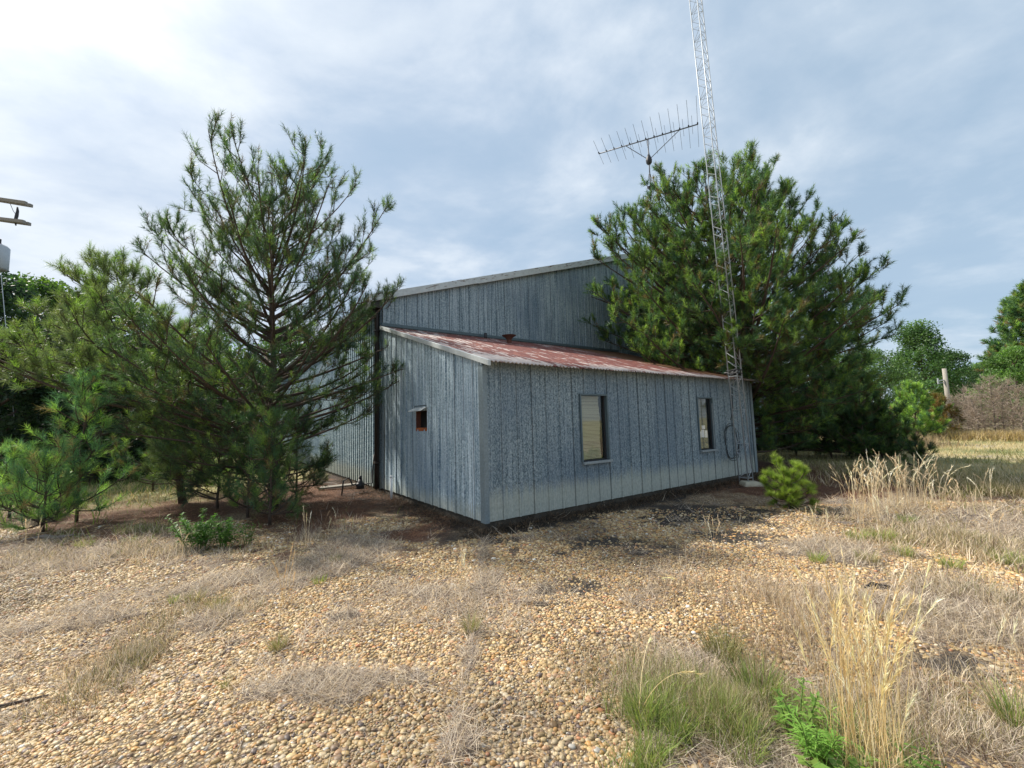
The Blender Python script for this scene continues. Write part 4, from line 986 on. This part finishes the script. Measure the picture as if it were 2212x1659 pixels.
# ------------------------------------------------------------------ broadleaf and far trees
def tree(name, label, base, H, rx, ry, seed, n=9000, ls=.16, col=((.05, .11, .035), (.07, .14, .04), (.04, .085, .035)), z0=.12, nclump=60, group=None, cat='tree', bright=1., conic=0., trunk=.16, clr=None, bark=None):
    rs = np.random.default_rng(seed); base = np.array([base[0], base[1], 0.]); root = empty(name, base); tag(root, label, cat, group)
    m = MB(); m.tube([(0, 0, -.1), (rs.normal(0, .1), rs.normal(0, .1), H*.4), (rs.normal(0, .2), rs.normal(0, .2), H*.85)], [trunk, trunk*.7, trunk*.2], 8).build('trunk', bark or M_bark, root, smooth=True)
    cz = rs.uniform(z0, 1, nclump); cz[:4] = (.97, .9, .84, .93); a = rs.uniform(0, 6.28, nclump); rr_ = np.sqrt(rs.uniform(.12, 1, nclump))
    w = np.sin(np.clip((cz-z0*.4)/(1-z0*.4), 0, 1)**(.75)*math.pi)**.55 if not conic else (1.05-cz)**.8
    cen = np.stack([np.cos(a)*rr_*w*rx, np.sin(a)*rr_*w*ry, cz*H], 1)
    cr = rs.uniform(.5, 1.25, nclump)*min(rx, H*.35)*.30
    br = MB()
    for k in range(0, nclump, 2):
        z = cen[k, 2]-np.hypot(cen[k, 0], cen[k, 1])*.6; z = max(z, .08*H)
        br.tube([(0, 0, z), cen[k]*[.6, .6, 0]+[0, 0, z*.45+cen[k, 2]*.55-.1], cen[k]], [trunk*.35, trunk*.2, .015], 4, False)
    br.build('branches', bark or M_bark, root, smooth=True)
    I = rs.choice(nclump, n, p=cr**2/(cr**2).sum())
    d = rs.normal(0, 1, (n, 3)); d /= np.linalg.norm(d, axis=1)[:, None]; rad = rs.random(n)**.45
    P = cen[I]+d*(cr[I]*rad)[:, None]*np.array([1.15, 1.15, .7])
    u_ = rs.normal(0, 1, (n, 3)); u_ /= np.linalg.norm(u_, axis=1)[:, None]; v_ = np.cross(u_, rs.normal(0, 1, (n, 3))); v_ /= np.linalg.norm(v_, axis=1)[:, None]
    s = ls*rs.uniform(.6, 1.3, n)[:, None]
    V = np.stack([P-u_*s*.5, P+v_*s*.28, P+u_*s*.5, P-v_*s*.28], 1).reshape(-1, 3)
    col = np.array(col); cc_ = col[rs.integers(0, len(col), nclump)]*rs.uniform(.7, 1.3, (nclump, 1)); c = cc_[I]*rs.uniform(.75, 1.25, (n, 1))*bright
    P2_ = (P+base); k = ~inside_building2(P2_)
    Fq = np.arange(n*4).reshape(-1, 4)[k]
    npmesh('crown', V, Fq, M_leaf, root, np.repeat(c, 4, 0), False)
    return root
# behind the left pines
DK = ((.030, .060, .035), (.040, .075, .035), (.028, .055, .038)); LT = ((.11, .19, .05), (.14, .22, .055), (.08, .15, .045))
GL = 'trees in the wood behind the left pines'
for (px, d, H, rx, sd_, col, lab, n, ls, conic) in [
  (-60, 15, 7.6, 2.6, 1, DK, 'dark tree at the far left behind the utility pole', 14000, .17, 0),
  (60, 19, 8.8, 2.6, 2, LT, 'light green leafy tree rising above the left pines near the pole', 14000, .19, 0),
  (150, 22, 9.0, 2.7, 3, LT, 'second light green tree right of the first one at the left edge', 12000, .2, 0),
  (225, 25, 10.0, 2.6, 4, DK, 'dark rounded tree behind the thin top of the wide left pine', 12000, .22, 0),
  (120, 16, 5.2, 2.8, 5, DK, 'dark shaded low tree filling the left side below the light green ones', 16000, .16, 0),
  (300, 18, 5.4, 2.6, 6, DK, 'dark shaded tree behind the lone young pine', 14000, .17, 0),
  (330, 28, 8.2, 3.4, 7, LT, 'pale green tree seen through the gaps left of the big pine', 12000, .24, 0),
  (460, 30, 8.6, 3.6, 8, LT, 'pale green tree seen through the big pine above its lowest limbs', 12000, .24, 0),
  (620, 34, 9.6, 4.2, 9, LT, 'pale green tree just behind the big pine trunk', 12000, .26, 0),
  (500, 19, 4.6, 2.6, 10, ((.09, .15, .045), (.06, .11, .04)), 'mid green low tree behind the saplings under the big pine', 12000, .17, 0),
  (760, 38, 9.8, 4.0, 12, LT, 'pale green tree beside the roof corner of the main building', 9000, .28, 0)]:
    q = D(px, 905, d); tree('forest_tree', lab, q, H, rx, rx, sd_, n, ls, col, .05, 80, GL, bright=.85)
tree('forest_tree', 'very dark tree whose lower half shades the left edge', D(-10, 905, 12.5), 4.3, 2.3, 2., 13, 16000, .13, DK, .02, 80, GL, bright=.8)
tree('forest_tree', 'very dark low tree behind the lone sapling at left', D(215, 905, 13.5), 3.7, 2.0, 1.8, 14, 14000, .13, DK, .02, 80, GL, bright=.8)
# right background
GR = 'trees beyond the field on the right'
for (px, d, H, rx, sd_, col, lab, n, ls, conic) in [
  (1880, 34, 6.6, 3.2, 31, ((.09, .15, .05), (.07, .12, .045)), 'light green tree behind the right side of the big right pine', 12000, .2, 0),
  (1780, 34, 6.6, 3.4, 32, LT, 'light green tree seen under the limbs of the right pine', 12000, .22, 0),
  (2000, 44, 10.6, 4.4, 33, ((.06, .12, .045), (.09, .16, .05)), 'tall dark tree just right of the big right pine', 14000, .3, 0),
  (2062, 52, 8.6, 3.8, 34, ((.045, .09, .04), (.06, .11, .04)), 'lower dark tree behind the bare wooden pole', 12000, .3, 0),
  (2118, 75, 9.5, 5.5, 35, ((.10, .18, .06), (.13, .20, .07)), 'far pale green tree in the gap between the two poles', 9000, .45, 0),
  (2205, 38, 7.0, 2.6, 38, ((.11, .19, .05), (.08, .15, .045)), 'bright leafy tree in front of the tall one at the right edge', 12000, .26, 0),
  (2290, 40, 11, 4, 39, ((.06, .13, .045), (.09, .17, .05)), 'tree mostly cut off by the right edge', 9000, .3, 0),
  (2080, 60, 5.0, 5, 40, ((.05, .09, .04), (.06, .11, .05)), 'low dark far tree left of the gap behind the poles', 8000, .36, 0),
  (2170, 58, 4.6, 5, 41, ((.07, .12, .05), (.06, .11, .05)), 'low dark far tree right of the gap behind the poles', 8000, .36, 0)]:
    q = D(px, 885, d); tree('forest_tree', lab, q, H, rx, rx, sd_, int(n*1.5), ls*.75, col, .08, 150, GR, bright=1.15, conic=(sd_ in (37, 39, 33)))

for px, d, H, w, sd_, lab in ((2165, 60, 10.5, 3.2, 90, 'spreading far pine above the farther pole'), (2218, 42, 12.6, 3.6, 91, 'tallest tree, a dense pine at the right edge'), (2255, 40, 13.5, 3.4, 92, 'dense pine mostly cut off by the right edge')):
    pine('forest_pine', lab, D(px, 885, d), H, [(.12*H, w, w), (.35*H, w, w), (.6*H, w*.75, w*.75), (.85*H, w*.4, w*.4), (H, .2, .2)], sd_,
         nlimb=90, per=22, nl=.42, nw=.055, r0=.2, tw=.7, rise=(.05, .5), bright=1.5, cat='tree', group=GR, dens=.45, bare=.35, nsh=5)

# bare dead brush along the field
def dead_bush(label, base, H, rx, seed, twigs=130, col=(.31, .255, .215)):
    rs = np.random.default_rng(seed); base = np.array([base[0], base[1], 0.]); root = empty('dead_bush', base); tag(root, label, 'dead bush', 'bare grey saplings along the field edge')
    m = MB(); m.tube([(0, 0, -.05), (rs.normal(0, .08), 0, H*.5), (rs.normal(0, .15), 0, H)], [.035, .025, .01], 5).build('stem', M_barkg, root)
    A = Acc(); n = twigs*8
    z = rs.uniform(.05, .98, twigs); a = rs.uniform(0, 6.28, twigs); L_ = rx*(1.05-z*.8)*rs.uniform(.4, 1., twigs)
    P0 = np.stack([z*0, z*0, z*H], 1); dd = np.stack([np.cos(a), np.sin(a), rs.uniform(.1, .9, twigs)], 1); dd /= np.linalg.norm(dd, axis=1)[:, None]
    def strips(p, q, w, c):
        s = np.cross(q-p, rs.normal(0, 1, p.shape)); s /= np.linalg.norm(s, axis=1)[:, None]
        V = np.stack([p-s*w, p+s*w, q], 1).reshape(-1, 3); A.add(V, np.arange(len(V)).reshape(-1, 3), np.repeat(c, 3, 0))
    c = np.array(col)*rs.uniform(.7, 1.4, (twigs, 1)); P1_ = P0+dd*L_[:, None]; strips(P0, P1_, .014, c)
    I = rs.integers(0, twigs, n); f = rs.uniform(.2, 1, n)[:, None]; q0 = P0[I]+(P1_[I]-P0[I])*f; d2 = dd[I]*.5+rs.normal(0, .6, (n, 3)); d2[:, 2] += .3
    strips(q0, q0+d2*rs.uniform(.12, .4, n)[:, None], .007, c[I]*rs.uniform(.8, 1.3, (n, 1)))
    A.build('twigs', M_grass, root, smooth=False)
db = [(2072, 945, 2.9, 1.1, 'grey bare sapling at the foot of the bare pole'), (2093, 946, 3.4, 1.1, 'bare sapling second from the pole'), (2112, 948, 2.6, 1.2, 'low bare bush with a fallen white stick'),
      (2130, 947, 3.6, 1.2, 'tall grey bare sapling left of the farther pole'), (2152, 948, 4.0, 1.3, 'tallest bare sapling, in front of the farther pole'), (2172, 947, 3.3, 1.2, 'bare sapling just right of the farther pole'),
      (2192, 948, 3.7, 1.2, 'bare sapling second from the right edge'), (2212, 949, 3.2, 1.2, 'bare sapling cut by the right edge'), (2160, 940, 3.2, 1.4, 'bare sapling half hidden behind the tallest one'), (2100, 940, 3.0, 1.4, 'bare sapling in the back row behind the pole'), (2240, 942, 3.4, 1.4, 'bare sapling just past the right edge')]
for i, (px, py, H, rx, lab) in enumerate(db): dead_bush(lab, G(px, py), H*.84, rx, 200+i)
A = Acc(); B0 = []
n = 5000; tt = rng.random(n); q0, q1 = G(2040, 950), G(2260, 953); B = q0+(q1-q0)*tt[:, None]+rng.normal(0, .5, (n, 3))*[1, 1, 0]; B[:, 2] = 0
A.add(*blades(B, rng.uniform(0, 6.28, n), rng.uniform(.1, .6, n), rng.uniform(.25, .7, n), np.full(n, .03), rng.normal(.4, .3, n), 2, pal([(.50, .38, .16), (.42, .34, .16), (.36, .28, .18)], n)))
n = 900; B = G(1965, 965)+rng.normal(0, 1, (n, 3))*[.7, .5, 0]
A.add(*blades(B, rng.uniform(0, 6.28, n), rng.uniform(.1, .5, n), rng.uniform(.3, .8, n), np.full(n, .025), rng.normal(.4, .3, n), 2, pal([(.45, .34, .2), (.36, .28, .18)], n)))
tag(A.build('dry_brush', M_grass), 'golden dry growth at the foot of the bare saplings', 'dry growth', kind='stuff')

# ------------------------------------------------------------------ leafy weeds
def leafy(name, label, base, H, r, n, ls, seed, cols, stems=9, cat='bush', group=None, narrow=.45):
    rs = np.random.default_rng(seed); base = np.array([base[0], base[1], float(hz(base[0], base[1]))]); root = empty(name, base); tag(root, label, cat, group)
    st = MB(); A = Acc()
    for k in range(stems):
        a = rs.uniform(0, 6.28); rr_ = r*rs.uniform(.2, 1); p0 = np.array([math.cos(a)*rr_*.35, math.sin(a)*rr_*.35, 0]); p2 = np.array([math.cos(a)*rr_, math.sin(a)*rr_, H*rs.uniform(.6, 1.05)])
        pts = bez(p0, (p0+p2)/2+[0, 0, H*.15], p2, 6); st.tube(pts, list(np.linspace(.005, .002, 6)), 5, False)
        m_ = n//stems
        for j in range(m_):
            t_ = .2+.8*j/m_; f_ = t_*5; i0 = min(int(f_), 4); p = pts[i0]*(1-(f_-i0))+pts[i0+1]*(f_-i0)
            az = j*2.4+rs.normal(0, .3); el = rs.uniform(-.1, .9)*(.4+t_*.6); d = np.array([math.cos(az)*math.cos(el), math.sin(az)*math.cos(el), math.sin(el)])
            s = unit(np.cross(d, [0, 0, 1.])); up__ = np.cross(s, d); L_ = ls*rs.uniform(.6, 1.2)*(1.1-.4*t_); w = L_*narrow/2
            V = np.array([p, p+d*L_*.4+s*w+up__*w*.35, p+d*L_*.45, p+d*L_*.4-s*w+up__*w*.35, p+d*L_-[0, 0, L_*.18]])
            c = np.array(cols[rs.integers(0, len(cols))])*rs.uniform(.8, 1.25); A.add(V, np.array([(0, 1, 2), (0, 2, 3), (1, 4, 2), (2, 4, 3)]), np.tile(c, (5, 1)))
    st.build('stems', M_leafstem, root, smooth=True); A.build('leaves', M_leaf, root, smooth=False); return root
M_leafstem = simple('green_stem', (.10, .16, .04), .6)
G1 = [(.09, .20, .04), (.13, .26, .05), (.07, .15, .045)]; G2 = [(.17, .28, .06), (.22, .33, .08), (.13, .23, .05)]
leafy('leafy_bush', 'leafy bright green bush at the front of the left pines', G(432, 1188), .48, .42, 620, .10, 1, G1, 16)
leafy('leafy_bush', 'leafy green bush touching the right side of the bigger one', G(482, 1186), .40, .34, 420, .09, 2, G1, 14)
leafy('leafy_bush', 'small leafy sprig right of the two green bushes', G(535, 1178), .30, .16, 60, .08, 3, [(.09, .17, .05), (.12, .2, .06)], 6)
leafy('leafy_bush', 'bright lime leafy bush behind the left edge saplings', G(28, 1110)+[0, .8, 0], 1.15, .7, 420, .14, 4, [(.20, .36, .05), (.25, .42, .07)], 22)
leafy('leafy_bush', 'yellow green bush glimpsed between the left pine stems', G(432, 1072)+[0, 1., 0], .9, .6, 300, .13, 5, [(.22, .36, .05), (.27, .42, .07)], 16)
leafy('broadleaf_weed', 'tall green broad leaved weed left of the golden stalks', G(1715, 1600), .27, .14, 130, .065, 6, G2, 5, 'weed', narrow=.34)
leafy('broadleaf_weed', 'green weed with feathery narrow leaves below the golden stalks', G(1760, 1640), .25, .20, 300, .09, 7, [(.17, .33, .06), (.22, .38, .08)], 9, 'weed', narrow=.10)
leafy('broadleaf_weed', 'broad green rosette at the bottom edge beneath the golden stalks', G(1830, 1715), .13, .17, 60, .11, 8, G2, 7, 'weed', narrow=.42)
leafy('broadleaf_weed', 'small toothed weed at the bottom edge right of the golden stalks', G(1990, 1700), .15, .12, 70, .07, 9, G2, 6, 'weed', narrow=.4)

# ------------------------------------------------------------------ grass clumps
def tuft(label, base, n, H, r, cols, seed, w=.004, name='grass_tuft', group='green grass tufts in the gravel', cat='grass tuft', lean=.5):
    global rng
    save = rng; rng = np.random.default_rng(seed)
    base = np.array([base[0], base[1], float(hz(base[0], base[1]))])
    a = rng.uniform(0, 6.28, n); rr_ = r*np.sqrt(rng.random(n)); B = np.stack([np.cos(a)*rr_, np.sin(a)*rr_, np.zeros(n)], 1)
    az = a+rng.normal(0, .6, n); V, Fq, Cq = blades(B, az, rng.uniform(.05, lean, n), H*rng.uniform(.45, 1.1, n), np.full(n, w), rng.uniform(.1, 1.1, n), 4, pal(cols, n))
    A = Acc(); A.add(V, Fq, Cq); o = A.build(name, M_grass); o.location = tuple(base); tag(o, label, cat, group); rng = save; return o
YG = [(.28, .38, .08), (.36, .42, .11), (.20, .29, .06), (.45, .42, .2)]
GT = [(.30, .31, .12), (.40, .34, .18), (.20, .22, .08), (.50, .42, .26)]
for i, (px, py, n, H, r, cols, lab) in enumerate([
  (1018, 1368, 150, .17, .05, GT, 'dense green and brown tuft in the paving joint near the centre'),
  (600, 1402, 130, .15, .05, GT, 'dark based tuft beside the grey thatch patch at lower left'),
  (420, 1300, 120, .14, .07, GT, 'pale green tuft left of the middle gravel'), (470, 1310, 140, .15, .09, GT, 'wider olive tuft right of the pale green one'),
  (375, 1305, 60, .10, .03, YG, 'small tuft at the left of the olive group'),
  (310, 1440, 60, .12, .03, GT, 'thin yellow green tuft on the lower left gravel'), (485, 1485, 40, .10, .02, GT, 'tiny tuft just left of the grey thatch patch'),
  (690, 1258, 70, .09, .06, YG, 'flat lime tuft left of centre beside the twiggy grass'), (725, 1215, 70, .12, .05, GT, 'green tuft in the twiggy dead grass left of centre'),
  (180, 1182, 120, .16, .09, YG, 'yellow green tuft in front of the lone young pine'), (280, 1172, 90, .12, .08, YG, 'low green tuft right of the lone young pine'),
  (1392, 1570, 300, .20, .07, GREEN+YG, 'tall bright green tuft at the left of the lower right weeds'), (1455, 1520, 220, .16, .05, GREEN+YG, 'green tuft beside the bright one in the lower right weeds'),
  (1640, 1520, 380, .28, .09, GREEN+OLIVE, 'large dark green clump at the base of the brown weeds'), (1560, 1420, 260, .24, .10, OLIVE, 'olive clump among the brown weeds'),
  (1400, 1655, 160, .15, .06, YG, 'yellow green tuft at the bottom edge'), (1600, 1640, 260, .17, .10, OLIVE+GREEN, 'olive tuft at the bottom edge between the weeds'),
  (2195, 1580, 260, .26, .05, GREEN+GT, 'green tuft cut by the lower right edge'),
  (1850, 1165, 200, .17, .10, YG, 'lime tuft below the dry stalks on the right'), (1905, 1165, 240, .17, .12, YG, 'bigger lime tuft behind the dry stalks on the right'), (1950, 1172, 160, .15, .09, GT, 'olive tuft at the right of the dry stalks'),
  (1765, 1215, 130, .14, .07, YG, 'small green tuft inside the grey thatch ring'), (1875, 1215, 150, .15, .09, GT, 'brown and olive tuft right of the thatch ring'), (1950, 1200, 120, .15, .07, YG, 'lime tuft between the thatch ring and the dry stalks'),
  (2055, 1225, 160, .16, .09, YG, 'lime tuft alone on the right gravel'), (2180, 1215, 200, .16, .12, YG, 'broad lime tuft near the right edge'), (2110, 1170, 140, .15, .09, YG, 'green tuft behind the lone one near the right edge'),
  (1990, 1330, 120, .10, .14, GT, 'flat olive patch of grass on the right'), (2120, 1290, 160, .12, .15, GT, 'wide olive grass patch close to the right edge'), (1960, 1130, 150, .16, .10, GREEN, 'green tuft right of the tall pale stalks')]):
    tuft(lab, G(px, py), n, H, r, cols, 300+i, w=.0036+.0008*(G(px, py)[1]/2))
# tall dry stalks with drooping feathery heads
def stalks(label, base, n, H, spread, seed, cols=GOLD, w=.0034, bend=.7, group='tall dry grass clumps', arch=0, dirn=None):
    rs = np.random.default_rng(seed); base = np.array([base[0], base[1], float(hz(base[0], base[1]))]); st = Acc(); hd = st; cols = np.array(cols)
    for k in range(n):
        a = rs.uniform(0, 6.28); r_ = spread*math.sqrt(rs.random()); p = np.array([math.cos(a)*r_, math.sin(a)*r_, 0.]); az = rs.uniform(0, 6.28) if dirn is None else dirn+rs.normal(0, .5)
        h = H*rs.uniform(.55, 1.08); ln0 = abs(rs.normal(.08, .08)); bn = bend*rs.uniform(.2, 1.3); ns = 9; pts = [p.copy()]
        for j in range(ns):
            f = (j+1)/ns; an = ln0+bn*f**2.6+arch*f; pts.append(pts[-1]+np.array([math.cos(az)*math.sin(an), math.sin(az)*math.sin(an), math.cos(an)])*h/ns)
        pts = np.array(pts); c = cols[rs.integers(0, len(cols))]*rs.uniform(.8, 1.15)
        sx = np.array([rs.normal(), rs.normal(), 0]); sx /= np.linalg.norm(sx)
        for side in (sx, np.array([-sx[1], sx[0], 0])):
            wv = (w*(1-.6*np.linspace(0, 1, ns+1)))[:, None]*.5; V = np.concatenate([pts-side*wv, pts+side*wv]); q = np.array([(j, j+1, j+ns+2, j+ns+1) for j in range(ns)]); st.add(V, q, np.tile(c, (len(V), 1)))
        m_ = 26; f = rs.uniform(.68, 1., m_); P = np.stack([np.interp(f*ns, np.arange(ns+1), pts[:, i_]) for i_ in range(3)], 1); tan = pts[-1]-pts[-3]; tan /= np.linalg.norm(tan)
        d = tan[None]+rs.normal(0, .22, (m_, 3)); d /= np.linalg.norm(d, axis=1)[:, None]; s = np.cross(d, rs.normal(0, 1, (m_, 3))); s /= np.linalg.norm(s, axis=1)[:, None]
        L_ = rs.uniform(.03, .06, m_)[:, None]*(H/.7)**.3; V = np.stack([P-s*w*.5, P+s*w*.5, P+d*L_], 1).reshape(-1, 3); hd.add(V, np.arange(m_*3).reshape(-1, 3), np.tile(np.minimum(c*1.2, .9), (m_*3, 1)))
    n2 = n*5; a = rs.uniform(0, 6.28, n2); r_ = spread*1.2*np.sqrt(rs.random(n2)); B = np.stack([np.cos(a)*r_, np.sin(a)*r_, a*0], 1)
    global rng
    save = rng; rng = rs; st.add(*blades(B, rs.uniform(0, 6.28, n2), rs.uniform(.1, .9, n2), H*rs.uniform(.12, .4, n2), np.full(n2, w*.9), rs.uniform(.2, 1.6, n2), 4, pal(list(cols*.85)+[(.36, .30, .2)], n2))); rng = save
    root = st.build('dry_grass_clump', M_grass, smooth=False); root.location = tuple(base); tag(root, label, 'dry grass', group); return root
PALE = [(.76, .67, .50), (.84, .76, .60), (.62, .52, .38), (.72, .59, .40)]
BR = [(.42, .32, .20), (.52, .42, .28), (.34, .25, .17)]
for i, a in enumerate([
  ('tall golden stalks in the right foreground', G(1870, 1672), 60, .90, .14, GOLD, .0038, .35),
  ('golden stalks leaning right beside the tallest ones', G(1925, 1625), 16, .74, .07, GOLD, .0032, .45),
  ('thin brown stalks at the left of the golden ones', G(1640, 1480), 30, .60, .20, BR, .0022, .4),
  ('sparse brown stalks in the middle of the weeds', G(1740, 1420), 30, .52, .22, BR+PALE, .0022, .5),
  ('grey brown stalks over the upper part of the weeds', G(1560, 1360), 24, .42, .18, BR, .0024, .5),
  ('pale feathery stalks in front of the shaded clump, on the left', G(1870, 1112), 40, .95, .26, PALE, .0070, .75),
  ('pale feathery stalks in the middle of the far row', G(1935, 1105), 40, .95, .28, PALE, .0070, .8),
  ('pale drooping stalks at the right of the far row', G(2005, 1095), 22, .88, .28, PALE, .0062, .9),
  ('loose pale stalks near the field', G(2080, 1100), 14, .68, .35, PALE, .0062, 1.),
  ('few pale stalks below the far row', G(1900, 1150), 14, .55, .2, PALE, .005, .5),
  ('three bent pale stalks at the right edge', G(2150, 1165), 5, .55, .10, PALE, .005, .7),
  ('single pair of straight pale stalks below the right pale stalks', G(2010, 1125), 5, .62, .12, PALE, .005, .3),
  ('pale stalks cut by the lower right edge', G(2200, 1560), 9, .72, .10, PALE, .0032, .3),
  ('two thin stalks standing on the right gravel', G(2150, 1330), 4, .42, .04, PALE, .0034, .3),
  ('slender orange brown stalks left of centre', G(620, 1305), 6, .50, .05, [(.55, .40, .22), (.62, .48, .30)], .0042, .25),
  ('thin pale stalks in front of the building corner', G(1000, 1275), 6, .46, .09, PALE, .0036, .3),
  ('wispy stalks beside the dark moss and shade in front of the wall', G(1545, 1195), 6, .48, .14, PALE, .0042, .35),
  ('thin stalks between the seedling and the grey thatch', G(1770, 1150), 6, .42, .14, PALE, .0042, .35),
  ('thin stalks rising in front of the big left pine', G(665, 1180), 4, .60, .05, PALE, .0045, .2),
  ('forked dry stalks in the shade below the left wall', G(715, 1160), 6, .42, .12, BR+PALE, .0042, .4),
  ('dry stalk between the two green bushes and the gravel', G(395, 1205), 3, .42, .04, PALE, .0045, .5),
  ('dry stalks in front of the lone young pine', G(70, 1185), 4, .40, .10, PALE, .0045, .4)]):
    stalks(a[0], a[1], a[2], a[3], a[4], 400+i, a[5], a[6], a[7])
# one arching stalk at the left of the weeds
def archer(label, px, py, H, az, seed):
    stalks(label, G(px, py), 2, H, .01, seed, GOLD, .0042, .5, arch=1.15, dirn=az)
archer('long golden stalk arching over to the right from the green tufts', 1382, 1560, .62, .25, 500)
archer('dry stalk leaning left over the middle gravel', 1500, 1305, .42, 2.7, 501)
